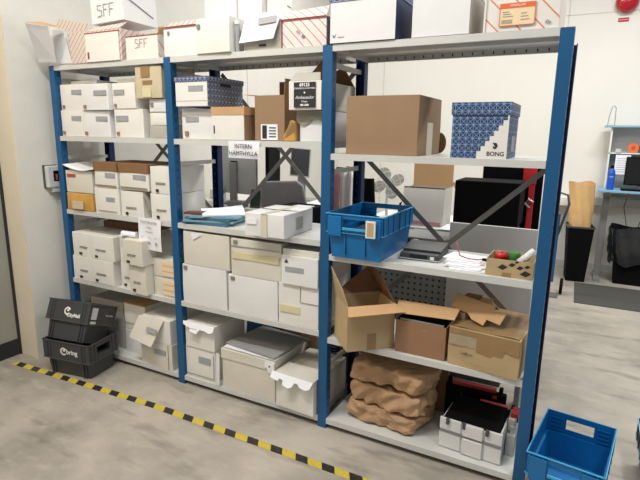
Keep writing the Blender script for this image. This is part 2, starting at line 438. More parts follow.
carton('post_box', 'white post box with wide grey window, beside the taped beige box', -0.477, -0.275, z+0.182, 0.160, 0.02, group=GA, win=(0.08, 0.55, 0.54, 0.74), stamp=ST)
carton('flat_box', 'flat white box lying behind the top left pair of window boxes', -0.99, -0.72, z+0.350, 0.03, 0.10, 0.3, 'cool_card')
carton('flat_box', 'flat white box with printed edge lying behind the third window box', -0.52, -0.285, z+0.344, 0.032, 0.10, 0.3, 'white_card')
t = carton('taped_box', 'beige cardboard box with brown tape, standing high beside the second post', -0.255, -0.035, z+0.243, 0.188, 0.012, 0.3, 'beige_card',
       tape=[(0.25, 0.58, 0.66, 1.0, 'tape_brown'), (0.3, 0.66, 0.44, 0.56, 'tape_brown'), (0.28, 0.6, 0.03, 0.34, 'tape_cream')])

# ---- left bay, middle shelf (z 1.106)
z = 1.106
t = thing('padded_parcel', 'yellow padded parcel at the bottom left of the middle left shelf', 'parcel', (-0.865, 0.0, z+0.0005), 0.02)
MB().bulk(0.27, 0.3, 0.125, 0.014, 0.006, 3).build('body', 'padded_yellow', t, bevel=0.006)
MB().box(-0.06, 0.05, -0.0185, -0.010, 0.015, 0.07).build('paper_label', 'beige_card', t)
GB = 'white cartons on the middle left shelf'
carton('carton', 'white carton with grey window and open front lip, lower row beside the yellow parcel', -0.705, -0.470, z, 0.178, 0.004, group=GB, win=(0.5, 0.85, 0.5, 0.66), seam=[('h', 0.12, 0.12, 0.9)])
carton('carton', 'white carton with black square mark, lower row under the wider brown-lidded box', -0.458, -0.250, z, 0.172, 0.012, group=GB, stamp=(0.22, 0.06, 0.1, 0.11, 'ink'), lines=[(0.25, 0.36, 2, 0.45)], m='white_card')
MBf = MB().quad((-0.235, 0.0, z+0.172), (-0.195, 0.012, z+0.06), (-0.205, 0.16, z+0.06), (-0.245, 0.16, z+0.172), 0.002).build('loose_flap', 'grey_card')
tag(MBf, 'torn grey cardboard flap wedged upright between two white cartons', 'cardboard')
carton('carton', 'white carton with black square mark, lower row tight beside the second post', -0.180, -0.010, z, 0.170, 0.012, group=GB, stamp=(0.3, 0.06, 0.13, 0.11, 'ink'), lines=[(0.3, 0.4, 2, 0.5)])
t = carton('address_label_box', 'white box with a red label, on top of the yellow parcel', -1.005, -0.728, z+0.128, 0.155, 0.008, m='cream_card', tape=[(0.08, 0.40, 0.70, 0.84, 'red_label')])
for (xa, xb, l_, yy) in ((-0.692, -0.470, 'white box with brown cardboard lid, narrower one next to the red-labelled box', 0.004), (-0.452, -0.188, 'white box with brown cardboard lid, wider one near the second post', 0.008)):
    t = carton('lidded_box', l_, xa, xb, z+0.180, 0.172, yy, 0.34, 'white_card', win=(0.5, 0.92, 0.42, 0.60), lid=(0.058, 0.003, 'kraft_dark'), seam=[('h', 0.1, 0.05, 0.95)], group='white boxes with brown lids')
    MB().box(-(xb-xa)/2+0.01, (xb-xa)/2-0.01, -0.0079, -0.004, 0.012, 0.02).build('tape_strip', 'tape_brown', t)
carton('carton', 'white carton with black square mark, upper row tight beside the second post', -0.172, -0.012, z+0.172, 0.172, 0.012, group=GB, stamp=(0.3, 0.06, 0.13, 0.11, 'ink'), lines=[(0.3, 0.4, 2, 0.5)])
# curved papers on the red label box
b = MB()
o = b.sheet(lambda a, c: (-0.14+0.30*a, 0.0+0.22*c, 0.024-0.034*math.sin(a*PI*0.8)+0.012*c), 14, 4, 0.007).build('paper_sheaf', 'paper', smooth=True)
tag(o, 'sagging sheaf of white paper lying over the red-labelled box', 'paper', loc=(-0.865, -0.01, z+0.302))

# ---- left bay, lower shelf (z 0.5876)
z = 0.5876
GC = 'white storage boxes on the lower left shelf'
def arch(label, x0, x1, zz, h, y, m='white_card', d=0.42, st=0.2):
    return carton('archive_box', label, x0, x1, zz, h, y, d, m, group=GC, stamp=(st, 0.08, 0.11 if x1-x0 > 0.2 else 0.15, 0.09, 'ink'), lines=[(st+0.05, 0.42, 2, 0.42)], bulge=0.002)
arch('white archive box with black mark, lower row against the first post', -1.005, -0.806, z, 0.176, 0.004, st=0.35)
arch('white archive box with black mark, second along the lower row of the lower left shelf', -0.803, -0.568, z, 0.176, -0.002)
arch('white archive box with black mark, upper row against the first post', -0.990, -0.797, z+0.178, 0.176, 0.006, st=0.35)
arch('white archive box with black mark, upper row second along, its long grey top showing', -0.794, -0.552, z+0.178, 0.176, 0.0)
arch('narrow white archive box, lower row in the middle of the lower left shelf', -0.515, -0.370, z, 0.192, 0.02, d=0.4)
arch('cream archive box pushed over the shelf edge, below the hanging paper notice', -0.364, -0.212, z, 0.205, -0.04, 'cream_card', d=0.4)
arch('narrow white archive box set back beside the box under the paper notice', -0.510, -0.392, z+0.195, 0.178, 0.02, d=0.38, st=0.3)
arch('cream archive box jutting out furthest over its neighbour, partly under the paper notice', -0.386, -0.205, z+0.208, 0.170, -0.065, 'cream_card', d=0.4)
for q in range(2):
    carton('tape_striped_box', ['white box with orange stripe, lower of two next to the second post', 'white box with orange stripe, upper of two next to the second post'][q], -0.205, -0.012, z+q*0.130, 0.127, 0.025, 0.34, 'cream_card',
           tape=[(0.45, 0.97, 0.1, 0.86, 'stripe_tape')], group='orange-striped boxes')
carton('dark_cardboard_tray', 'dark brown cardboard piece lying across the back of the boxes on the lower left shelf', -0.95, -0.40, z+0.356, 0.05, 0.25, 0.18, 'kraft_dark')
o = MB().tube([(-0.02, 0, 0.02), (0.11, 0.005, 0.02)], 0.019, 14).sheet(lambda a, c: (-0.05+0.09*a, -0.03+0.1*c, 0.006+0.012*a), 4, 3, 0.001).build('paper_roll', 'paper', smooth=False)
tag(o, 'loose rolled white paper on a cream archive box below the left middle shelf', 'paper', loc=(-0.43, 0.0, z+0.378))
# paper notices
def notice(name, label, x, ztop, w, h, lines, tilt=0.0, sizes=(0.02,)):
    t = thing(name, label, 'sign', (x, -0.003, ztop-h), 0); t.rotation_euler = (0, tilt, 0)
    MB().sheet(lambda a, c: (-w/2+w*a, -0.004-0.006*math.sin(c*PI)*a, h*c), 6, 6, 0.0006, (0, -1, 0)).build('sheet', 'paper', t)
    for (s_, sz, fz, mm, dx) in lines: text(s_, sz, mm, t, (dx, -0.0125, h*fz), sx=1.0)
    return t
notice('paper_sign', 'white paper sign reading INTERN HÄMTHYLLA on the middle bay upper shelf', 0.582, 1.622, 0.215, 0.095, [('INTERN', 0.034, 0.70, 'ink', 0), ('HÄMTHYLLA', 0.034, 0.28, 'ink', 0)], 0.01)
t = notice('paper_notice', 'portrait white paper notice with small print hanging below the left middle shelf', -0.190, 1.112, 0.205, 0.21, [('POSTTJÄNSTER', 0.021, 0.88, 'ink_grey', 0), ('INTERN', 0.013, 0.72, 'ink_grey', 0), ('HYLLPLATS', 0.013, 0.58, 'ink_grey', 0)], 0.03)
b = MB()
for xx in (-0.06, 0.0, 0.06): b.tube([(xx, -0.0125, 0.05), (xx, -0.0132, 0.05)], 0.010, 10); b.box(xx-0.012, xx+0.012, -0.0128, -0.0122, 0.085, 0.088)
b.build('printed_symbols', 'window_grey', t)

# ---- left bay, bottom shelf
z = 0.0622
carton('white_box', 'plain white box at the bottom left, beside the black crates', -0.600, -0.385, z, 0.176, 0.09, 0.33, 'cool_card', win=(0.55, 0.95, 0.72, 0.86))
t = carton('pink_topped_box', 'white box with brownish lid on the plain box next to the black crates', -0.595, -0.380, z+0.179, 0.198, 0.09, 0.33, 'white_card', seam=[('h', 0.25, 0, 1)])
MB().box(-0.109, 0.109, -0.006, 0.32, 0.197, 0.203).build('lid', 'kraft_light', t)
carton('window_box', 'white window box standing on the bottom left shelf beside the second post', -0.345, -0.058, z, 0.182, 0.004, 0.34, 'cream_card', win=(0.45, 0.82, 0.55, 0.75), seam=[('v', 0.9, 0, 1)], tape=[(0.08, 0.3, 0.86, 0.98, 'white_card')])
t = carton('window_box', 'white box with a large flap folded down in front, bottom left bay', -0.335, -0.062, z+0.184, 0.172, 0.004, 0.34, 'white_card')
fl = MB().quad((-0.19, -0.062, 0.020), (0.03, -0.078, -0.004), (0.09, -0.008, 0.178), (-0.14, -0.008, 0.176), 0.002).build('front_flap', 'cream_card', t)
X = Matrix.Translation((0.0, -0.049, 0.105)) @ Matrix.Rotation(0.10, 4, 'Y') @ Matrix.Rotation(-0.32, 4, 'X')
MB().box(-0.03, 0.06, -0.0045, 0.0, -0.016, 0.016, X).build('address_window', 'window_grey', fl)
o = MB().box(-0.165, 0.165, 0, 0.1, 0, 0.07).build('dark_tray', 'wood_dark', bevel=0.003); tag(o, 'dark brown tray at the back of the bottom left shelf behind the crates', 'tray', loc=(-0.80, 0.30, 0.0635))
carton('grey_topped_box', 'wide box with dusty grey top deep inside the bottom left bay', -0.97, -0.62, z, 0.36, 0.1, 0.19, 'grey_card')

# ---- middle bay, upper shelf (1.626)
z = 1.626
carton('grey_window_box', 'white post box with grey window under the navy-lidded box', 0.100, 0.338, z, 0.176, 0.03, 0.32, 'cool_card', win=(0.14, 0.56, 0.58, 0.74), stamp=(0.1, 0.1, 0.12, 0.16, 'stamp'))
bl = carton('brown_lidded_box', 'white box with brown flap top beside the open brown carton', 0.353, 0.582, z, 0.184, 0.004, 0.34, 'kraft_card', bulge=0.001, lid=(0.045, 0.003, 'kraft_light'))
MB().box(-0.113, 0.113, -0.0040, -0.0015, 0.001, 0.150).build('front_panel', 'white_card', bl)
MB().box(-0.102, -0.093, -0.005, -0.0042, 0.035, 0.08).build('hand_hole', 'slot', bl)
t = carton('patterned_archive_box', 'white-fronted archive box with navy patterned sides and lid, top of the middle bay stack', 0.098, 0.342, z+0.187, 0.168, -0.01, 0.33, 'pattern_navy', lid=(0.03, 0.004, 'pattern_navy'), bulge=0.002)
MB().box(-0.119, 0.119, -0.0056, -0.0030, 0.003, 0.138).build('front_panel', 'white_card', t)
MB().box(-0.02, 0.09, -0.0074, -0.0058, 0.085, 0.117).build('label_holder', 'window_grey', t)
MB().box(-0.115, 0.115, -0.0066, -0.0058, 0.031, 0.033).build('fold_line', 'ink_grey', t)
MB().box(0.1225, 0.1275, 0.11, 0.20, 0.118, 0.134).build('hand_hole', 'slot', t)

def open_carton(name, label, loc, rz, w, d, h, m, flaps, inner='kraft_dark', contents=None, t_=0.004):
    t = thing(name, label, 'box', loc, rz)
    b = MB()
    b.box(-w/2, w/2, 0, d, 0, t_); b.box(-w/2, w/2, 0, t_, t_, h); b.box(-w/2, w/2, d-t_, d, t_, h)
    b.box(-w/2, -w/2+t_, t_, d-t_, t_, h); b.box(w/2-t_, w/2, t_, d-t_, t_, h)
    b.build('body', m, t, bevel=0.001)
    for (side, L, ang, ta, mm) in flaps:     # ang: 0 straight up, 90 horizontal outwards
        a = math.radians(ang); s_, c_ = math.sin(a)*L, math.cos(a)*L
        if side == 'F': q = ((-w/2, 0, h), (w/2, 0, h), (w/2-ta, -s_, h+c_), (-w/2+ta, -s_, h+c_))
        elif side == 'B': q = ((w/2, d, h), (-w/2, d, h), (-w/2+ta, d+s_, h+c_), (w/2-ta, d+s_, h+c_))
        elif side == 'L': q = ((-w/2, d, h), (-w/2, 0, h), (-w/2-s_, ta, h+c_), (-w/2-s_, d-ta, h+c_))
        else: q = ((w/2, 0, h), (w/2, d, h), (w/2+s_, d-ta, h+c_), (w/2+s_, ta, h+c_))
        MB().quad(*q, 0.003).build('flap', mm, t)
    return t
t = open_carton('open_carton', 'tall open brown carton with upright flaps in the middle bay upper shelf', (0.718, 0.05, z+0.0005), 0.0, 0.195, 0.26, 0.245, 'kraft_card',
    [('B', 0.095, 0, 0.0, 'kraft_dark'), ('L', 0.085, 86, 0.01, 'kraft_light'), ('R', 0.085, 4, 0.0, 'kraft_card')])
MB().box(-0.055, 0.055, -0.004, -0.0005, 0.005, 0.09).build('paper_label', 'paper', t, 'white shipping label')
b = MB().box(-0.045, -0.015, -0.0055, -0.0042, 0.012, 0.084)
for q in range(4): b.box(0.0, 0.045, -0.0055, -0.0042, 0.02+q*0.016, 0.026+q*0.016)
b.build('printed_text', 'ink', t)
t = thing('padded_envelope', 'small yellow envelope folded beside the open brown carton', 'envelope', (0.850, 0.03, z+0.0005), 0)
MB().prism([(-0.03, 0), (0.045, 0.002), (0.042, 0.10), (0.02, 0.115), (-0.03, 0.03)], 0.0, 0.03).build('body', 'padded_yellow', t, bevel=0.006)
MB().quad((-0.026, -0.001, 0.012), (0.043, -0.001, 0.05), (0.038, -0.012, 0.10), (0.018, -0.006, 0.113), 0.0015).build('flap', 'tape_brown', t)
t = carton('white_carton', 'white carton with torn grey paper edge, under the black-labelled box', 0.908, 1.068, z, 0.160, 0.06, 0.34, 'cool_card', bulge=0.005)
MB().sheet(lambda a, c: (-0.095+0.18*a, -0.010-0.004*c, 0.163-0.075*c*(0.75+0.25*math.sin(a*7))-0.01*a), 12, 3, 0.001, (0, -1, 0)).build('torn_paper', 'torn_grey', t)
o = MB().bulk(0.06, 0.05, 0.16, 0.01, 0.004, 5).build('folded_textile', 'blue_metal'); 
tag(o, 'dark blue folded item pressed behind the third post, upper shelf', 'textile', loc=(1.168, 0.345, 1.5715)); o.data.materials[0] = M['dark_grey']
t = carton('labelled_carton', 'white carton with a black printed label reading Ambassador', 0.874, 1.066, z+0.163, 0.145, 0.0, 0.42, 'white_card', bulge=0.002)
MB().box(-0.062, 0.066, -0.007, -0.004, 0.012, 0.138).build('black_label', 'ink', t, 'black label with white lettering')
text('69125', 0.024, 'paper', t, (0.002, -0.0076, 0.124), off=0.0006); text('SÖDERBERG & PARTNERS', 0.011, 'paper', t, (0.002, -0.0076, 0.107))
text('Ambassador', 0.022, 'paper', t, (0.002, -0.0076, 0.062), shear=0.35); text('Design', 0.013, 'paper', t, (0.002, -0.0076, 0.042)); text('SEK 2000', 0.013, 'paper', t, (0.002, -0.0076, 0.024), off=0.0005)
MB().tube([(0.002, -0.0072, 0.086), (0.002, -0.0078, 0.086)], 0.005, 10).build('printed_symbols', 'paper', t)
MB().quad((-0.09, 0.0, 0.146), (0.09, 0.0, 0.146), (0.074, 0.03, 0.188), (-0.075, 0.03, 0.188), 0.002).build('front_flap', 'grey_card', t)
MB().quad((0.095, 0.41, 0.146), (-0.095, 0.41, 0.146), (-0.06, 0.36, 0.21), (0.05, 0.36, 0.25), 0.002).build('rear_flap', 'kraft_dark', t)
MB().prism([(-0.075, 0.15), (0.08, 0.15), (0.09, 0.22), (0.03, 0.275), (-0.045, 0.20)], 0.15, 0.154).build('side_flap', 'kraft_dark', t)

# ---- middle bay, middle shelf (1.106): folders and white box
z = 1.106
def stack_sheet(label, name, w, d, h, m, loc, rz, curl=0.0, cat='folder', group=None):
    o = MB().sheet(lambda a, c: (-w/2+w*a, -d/2+d*c, h+curl*math.sin(PI*c)*a), 8, 6, h).build(name, m); tag(o, label, cat, group)
    o.location = loc; o.rotation_euler = (0, 0, rz); return o
GF = 'sheets and folders in the pile behind the second post'
stack_sheet('dark blue plastic folder, lowest in the pile behind the second post', 'plastic_folder', 0.33, 0.29, 0.016, 'blue_sheet_dark', (0.235, 0.165, z+0.0005), 0.10, group=GF)
stack_sheet('pale blue plastic folder with a grey edge, second from the bottom of the pile', 'plastic_folder', 0.335, 0.29, 0.012, 'blue_sheet', (0.240, 0.165, z+0.018), 0.25, group=GF)
stack_sheet('dark blue plastic folder in the middle of the pile', 'plastic_folder', 0.32, 0.28, 0.01, 'blue_sheet_dark', (0.245, 0.17, z+0.032), 0.12, group=GF)
stack_sheet('pale blue plastic folder just under the white papers', 'plastic_folder', 0.32, 0.28, 0.012, 'blue_sheet', (0.260, 0.175, z+0.044), 0.35, group=GF)
stack_sheet('large white sheet lying angled on top of the blue folders', 'paper_sheet', 0.26, 0.30, 0.008, 'paper', (0.250, 0.20, z+0.058), 0.75, 0.035, 'paper', GF)
stack_sheet('small brown card under the edge of the white sheet on the folders', 'brown_card', 0.12, 0.08, 0.012, 'wood_dark', (0.14, 0.07, z+0.058), 0.3, 0, 'card', GF)
t = thing('white_shipping_box', 'white rectangular shipping box standing alone at an angle on the middle shelf', 'box', (0.766, -0.082, z+0.0005), 0.05)
MB().bulk(0.252, 0.345, 0.130, 0.003, 0.0015, 21).build('body', 'cool_card', t, bevel=0.003)
MB().box(-0.018, 0.020, -0.0075, -0.003, 0.0, 0.124).box(-0.018, 0.020, -0.006, 0.34, 0.1288, 0.1308).build('tape_strip', 'tape_clear', t)
MB().box(-0.110, -0.045, -0.0068, -0.003, 0.068, 0.10).build('paper_label', 'paper', t)
MB().box(-0.12, 0.12, 0.169, 0.1715, 0.127, 0.1316).build('flap_gap', 'ink', t)
MB().box(0.1270, 0.1315, 0.13, 0.21, 0.03, 0.10).build('stain_patch', 'grey_card', t)

# ---- middle bay, lower shelf (0.5876)
z = 0.5876
GG = 'large pale storage boxes on the middle bay lower shelf'
def big(label, x0, x1, zz, h, m, **k): return carton('storage_box', label, x0, x1, zz, h, k.pop('y', 0.006), 0.40, m, group=GG, bulge=0.003, **k)
big('pale box with small grey mark, lower left of the middle bay stack', 0.072, 0.425, z, 0.255, 'cool_card', stamp=(0.04, 0.86, 0.08, 0.1, 'ink_grey'))
big('pale box with grey corner mark, lower middle of the middle bay stack', 0.440, 0.795, z, 0.240, 'cool_card', stamp=(0.06, 0.86, 0.08, 0.09, 'ink_grey'))
big('white box with cream tape strip and split top, lower right of the middle bay stack', 0.803, 1.064, z, 0.245, 'white_card', tape=[(0.04, 0.56, 0.30, 0.47, 'tape_cream')], seam=[('v', 0.56, 0.62, 1), ('h', 0.60, 0.56, 1)])
t = big('beige box with a torn white paper corner, upper left of the middle bay stack', 0.090, 0.452, z+0.257, 0.213, 'cream_card')
MB().prism([(-0.11, 0.205), (-0.025, 0.205), (-0.095, 0.165)], -0.008, -0.0065).build('torn_paper', 'paper', t)
big('beige box with a wide strip of cream tape, upper middle of the middle bay stack', 0.466, 0.818, z+0.242, 0.225, 'cream_card', tape=[(0.03, 0.97, 0.46, 0.64, 'tape_cream')], stamp=(0.06, 0.86, 0.08, 0.09, 'ink_grey'), seam=[('h', 0.80, 0.0, 1)])
t = big('white lidded box with grey address window, upper right of the middle bay stack', 0.830, 1.064, z+0.247, 0.200, 'cream_card')
MB().bulk(0.232, 0.02, 0.163, 0.001, 0.0005, 4).build('front_panel', 'cool_card', t).location = (0, -0.015, 0.0)
MB().box(-0.09, 0.03, -0.0185, -0.0150, 0.075, 0.103).build('address_window', 'window_grey', t)
MB().prism([(-0.095, 0.125), (-0.07, 0.125), (-0.083, 0.145)], -0.0185, -0.0155).build('printed_mark', 'ink', t)

# ---- middle bay, bottom shelf
z = 0.0622
carton('window_box', 'white window box under the torn-flapped box, bottom of the middle bay', 0.056, 0.305, z, 0.212, 0.02, 0.34, 'white_card', win=(0.46, 0.85, 0.54, 0.75), seam=[('h', 0.10, 0.02, 0.98), ('v', 0.96, 0.1, 0.9)])
t = carton('torn_box', 'white box with a ragged torn flap, upper of the bottom pair beside the second post', 0.066, 0.308, z+0.215, 0.172, 0.012, 0.33, 'white_card')
XF = Matrix.Translation((0, -0.008, 0.176)) @ Matrix.Rotation(-0.45, 4, 'X')
MB().prism([(-0.128, 0.002), (0.132, 0.002), (0.128, -0.035), (0.10, -0.046), (0.07, -0.036), (0.045, -0.040), (0.032, -0.032), (0.018, -0.040), (0.005, -0.066), (-0.055, -0.058), (-0.058, -0.036), (-0.09, -0.030), (-0.12, -0.020)], -0.0015, 0, XF).build('torn_flap', 'paper', t)
b = MB()
for (a0, a1) in ((-0.055, 0.0), (0.04, 0.062)): b.box(a0, a1, -0.0265, -0.0225, 0.138, 0.144)
b.build('flap_slots', 'tape_brown', t)
o = MB().quad((0, 0.0, -0.012), (0.03, -0.004, -0.018), (0.032, 0.003, 0.20), (0, 0.006, 0.20), 0.002).build('cardboard_strip', 'cool_card'); tag(o, 'narrow white cardboard strip standing between two boxes on the bottom shelf', 'cardboard', loc=(0.325, -0.002, z+0.022))
t = carton('lidded_archive_box', 'cream archive box with a broad lid, grey sheets lying on it', 0.378, 0.775, z, 0.268, 0.004, 0.40, 'cream_card', lid=(0.062, 0.004, 'cream_card'), bulge=0.003)
MB().prism([(0.135, 0.262), (0.20, 0.262), (0.205, 0.205), (0.185, 0.215), (0.178, 0.19), (0.155, 0.2), (0.148, 0.225), (0.13, 0.22)], -0.014, -0.0105).build('torn_paper', 'paper', t)
MB().tube([(0.168, -0.0152, 0.235), (0.168, -0.0142, 0.235)], 0.007).build('hole_stain', 'tape_brown', t)
o = stack_sheet('dark grey plastic sheet, topmost on the cream archive box', 'plastic_sheet', 0.40, 0.36, 0.010, 'paper_grey', (0.60, 0.20, z+0.284), -0.12, 0.012, 'sheet')
o = stack_sheet('white sheet peeking out under the grey sheet on the cream archive box', 'paper_sheet', 0.40, 0.36, 0.004, 'paper', (0.59, 0.185, z+0.2755), -0.03, 0.0, 'paper')
t = thing('torn_lidded_box', 'white box with a scalloped torn flap at the right end of the bottom middle shelf', 'box', (0.925, -0.020, z+0.0005), -0.05)
MB().bulk(0.262, 0.40, 0.215, 0.003, 0.001, 31).build('body', 'white_card', t, bevel=0.003)
MB().box(-0.136, 0.134, -0.012, 0.39, 0.217, 0.221).box(0.1315, 0.1345, -0.008, 0.37, 0.19, 0.217).build('lid', 'cream_card', t)
XF = Matrix.Translation((0, -0.013, 0.221)) @ Matrix.Rotation(-0.6, 4, 'X')
MB().prism([(-0.150, 0.002), (0.136, 0.002), (0.125, -0.040), (0.10, -0.052), (0.055, -0.044), (0.045, -0.030), (0.02, -0.030), (0.012, -0.055), (-0.01, -0.068), (-0.055, -0.060), (-0.06, -0.032), (-0.085, -0.028), (-0.095, -0.045), (-0.15, -0.036)], -0.0018, 0, XF).build('torn_flap', 'paper', t)
o = MB().bulk(0.26, 0.1, 0.16, 0.02, 0.01, 12).build('blue_bag', 'blue_metal', smooth=True); tag(o, 'dark blue bag squeezed behind the boxes on the bottom middle shelf', 'bag', loc=(0.30+0.02, 0.565, z+0.22-0.28+0.0))
o.location = (0.36, 0.425, 0.063); o.scale = (0.7, 0.3, 2.0)
carton('brown_carton', 'brown carton standing behind the scalloped-flap box', 0.58, 0.84, z, 0.335, 0.41, 0.045, 'kraft_card')
t = thing('coiled_cable', 'black cable coil lying behind the third post on the bottom shelf', 'cable', (0.985, 0.385, z+0.226))
b = MB()
for q in range(4):
    R_ = 0.055-0.006*q
    b.tube([(R_*math.cos(a_/16*2*PI), 0.02*math.sin(a_/16*2*PI+q), 0.068+0.008*q+R_*math.sin(a_/16*2*PI)) for a_ in range(17)], 0.007, 8)
b.build('coil', 'black', t, smooth=True); MB().tube([(0.05, 0, 0.05), (0.062, -0.02, 0.03)], 0.013).build('plug', 'dark_grey', t)
carton('grey_case', 'low grey case under the black cable behind the third post', 0.885, 1.055, z, 0.222, 0.385, 0.07, 'dark_grey')

# ---- right bay: shelf 1.57
z = 1.5704
t = carton('brown_carton', 'large plain brown carton on the upper shelf of the right bay', 1.196, 1.572, z, 0.285, 0.03, 0.40, 'kraft_card', bulge=0.002)
MB().box(0.1885, 0.1912, 0.14, 0.24, 0.0, 0.16).build('tape_strip', 'tape_clear', t)
o = MB().tube([(0, 0, 0), (0, 0.012, 0)], 0.045, 24).build('cardboard_disc', 'kraft_dark'); o.rotation_euler = (0.1, 0, 0.1); o.scale = (0.8, 1, 1.25)
tag(o, 'brown oval cardboard piece standing behind the plain brown carton', 'cardboard', loc=(1.565, 0.452, z+0.058))
t = thing('patterned_box', 'blue lattice-patterned lidded box with a white stepped corner, upper right shelf', 'box', (1.858, 0.010, z+0.0005), 0.0)
w, h, d = 0.245, 0.245, 0.30
MB().bulk(w, d, h-0.005, 0.001, 0.0006, 33).build('body', 'pattern_blue', t, bevel=0.001)
MB().box(-w/2-.005, w/2+.005, -.0055, d+.005, h-.004, h).box(-w/2-.005, w/2+.005, -.0055, -.0025, h-.055, h-.004).box(w/2+.002, w/2+.005, -.0025, d+.005, h-.055, h-.004).box(-w/2-.005, -w/2-.002, -.0025, d+.005, h-.055, h-.004).build('lid', 'pattern_blue', t)
st = [(w/2, 0.0), (w/2, 0.188)]
n_ = 8
for q in range(n_):
    xq = w/2-0.0001-q*0.016; st += [(xq-0.008 if q == 0 else xq, 0.188-q*0.0225), (xq-(0.016 if q else 0.016), 0.188-q*0.0225)] if False else []
pts = [(w/2, 0.0), (w/2, 0.188)]
for q in range(8):
    xs = w/2 - 0.004 - q*0.0165; zs = 0.188 - q*0.0235
    pts += [(xs, zs), (xs, zs-0.0235 if zs-0.0235 > 0 else 0.0)]
pts = [(w/2, 0.0), (w/2, 0.19)] + [p for q in range(8) for p in ((w/2-0.006-q*0.0175, 0.19-q*0.0225), (w/2-0.006-q*0.0175, 0.19-(q+1)*0.0225))] + [(w/2-0.006-7*0.0175, 0.0)]
MB().prism(pts, -0.0042, -0.0028).build('white_corner', 'white_card', t, 'white stair-stepped corner')
text('BONG', 0.026, 'ink', t, (w/2-0.047, -0.0048, 0.022), off=0.0004)
b = MB().prism([(0.06, 0.072), (0.078, 0.07), (0.084, 0.058), (0.078, 0.046), (0.066, 0.042), (0.072, 0.054), (0.066, 0.064)], -0.0052, -0.0044)
b.prism([(0.062, 0.052), (0.066, 0.058), (0.071, 0.052), (0.066, 0.046)], -0.0052, -0.0044); b.build('emblem', 'ink', t)
MB().box(w/2+0.0012, w/2+0.0032, 0.10, 0.20, 0.03, 0.10).build('side_label', 'window_grey', t)

# ---- top shelves (2.095)
z = 2.101
t = thing('flap_carton', 'striped white carton with white flaps hanging over the left end of the top shelf', 'box', (-0.86, 0.005, z), 0)
MB().bulk(0.37, 0.33, 0.165, 0.002, 0.001, 41).build('body', 'cool_card', t, bevel=0.002)
MB().prism([(0.048, 0.0), (0.19, 0.0), (0.195, 0.20), (0.02, 0.19)], -0.010, -0.0065).build('striped_flap', 'stripe_brown', t)
MB().quad((-0.244, -0.055, 0.020), (-0.080, -0.035, 0.012), (0.030, -0.150, 0.213), (-0.115, -0.205, 0.233), 0.0025).build('front_flap', 'paper', t)
MB().quad((-0.095, -0.008, 0.008), (0.045, -0.008, 0.003), (0.01, -0.034, 0.215), (-0.14, -0.030, 0.245), 0.0025).build('middle_flap', 'cool_card', t)
MB().quad((-0.115, -0.203, 0.238), (0.030, -0.148, 0.218), (0.03, -0.06, 0.225), (-0.10, -0.10, 0.26), 0.0025).build('side_flap', 'kraft_light', t)
MB().prism([(-0.13, 0.235), (0.13, 0.190), (0.175, 0.20), (0.187, 0.245), (-0.11, 0.300)], 0.02, 0.023).build('top_flap', 'stripe_brown', t)
t = carton('striped_rim_box', 'white-fronted carton with striped rim and side, carrying the handwritten box', -0.668, -0.345, z, 0.188, -0.002, 0.34, 'stripe_brown', bulge=0.002)
MB().box(-0.157, 0.15, -0.008, -0.004, 0.002, 0.172).build('front_panel', 'white_card', t)
MB().box(-0.161, 0.158, -0.0092, -0.0045, 0.172, 0.178).build('rim_line', 'ink_red', t)
MB().box(-0.142, -0.126, -0.0095, -0.0083, 0.02, 0.062).build('printed_mark', 'ink_red', t)
MB().quad((-0.155, 0.0, 0.190), (0.155, 0.0, 0.190), (0.155, 0.06, 0.235), (-0.155, 0.06, 0.225), 0.002).build('lid_flap', 'stripe_brown', t)
def sff(x, zz, s, mm, parent, y):
    P = [[(0.28, 0.9), (0.05, 0.95), (0.02, 0.6), (0.28, 0.5), (0.27, 0.1), (0.0, 0.05)], [(0.42, 0.95), (0.40, 0.02)], [(0.42, 0.95), (0.68, 0.93)], [(0.40, 0.55), (0.60, 0.55)], [(0.78, 0.95), (0.76, 0.02)], [(0.78, 0.95), (1.06, 0.95)], [(0.76, 0.52), (0.98, 0.5)]]
    return strokes([[(x+a*s, zz+c*s*0.55) for a, c in p_] for p_ in P], mm, parent, 'handwriting', 0.0035, y)
t = carton('handwritten_box', 'white box marked SFF in pencil, stacked highest at the top left', -0.650, -0.372, z+0.246, 0.24, 0.05, 0.30, 'cool_card', bulge=0.001)
t.rotation_euler = (0, -0.045, 0.05)
sff(-0.08, 0.035, 0.14, 'ink_grey', t, -0.005)
MB().quad((0.142, -0.01, 0.15), (0.142, 0.26, 0.05), (0.146, 0.26, 0.056), (0.146, -0.01, 0.156), 0.002).build('side_edge', 'ink_grey', t)
t = open_carton('handwritten_carton', 'open striped carton with white front marked SFF in red beside the second post', (-0.178, 0.01, z), 0, 0.27, 0.33, 0.135, 'stripe_red_white', [('B', 0.12, -12, 0, 'stripe_brown'), ('R', 0.04, 10, 0.0, 'kraft_light')])
MB().box(-0.134, 0.134, -0.0042, -0.0012, 0.0, 0.130).build('front_panel', 'white_card', t)
MB().box(-0.137, 0.137, -0.0048, 0.0, 0.130, 0.137).build('rim_line', 'ink_red', t)
sff(-0.055, 0.062, 0.10, 'ink_red', t, -0.0052)
MB().quad((0.085, -0.004, 0.138), (0.134, -0.004, 0.138), (0.134, 0.01, 0.168), (0.085, 0.01, 0.168), 0.002).build('small_flap', 'grey_card', t)
t = carton('striped_lid_box', 'white-fronted carton with striped lid just right of the second post', 0.002, 0.262, z, 0.165, 0.01, 0.33, 'cool_card', bulge=0.003)
MB().quad((-0.132, 0.0, 0.167), (0.131, 0.0, 0.167), (0.131, 0.07, 0.21), (-0.132, 0.07, 0.205), 0.0025).build('lid_flap', 'stripe_brown', t)
MB().box(-0.131, 0.131, -0.0075, -0.003, 0.160, 0.166).build('rim_line', 'ink_red', t)
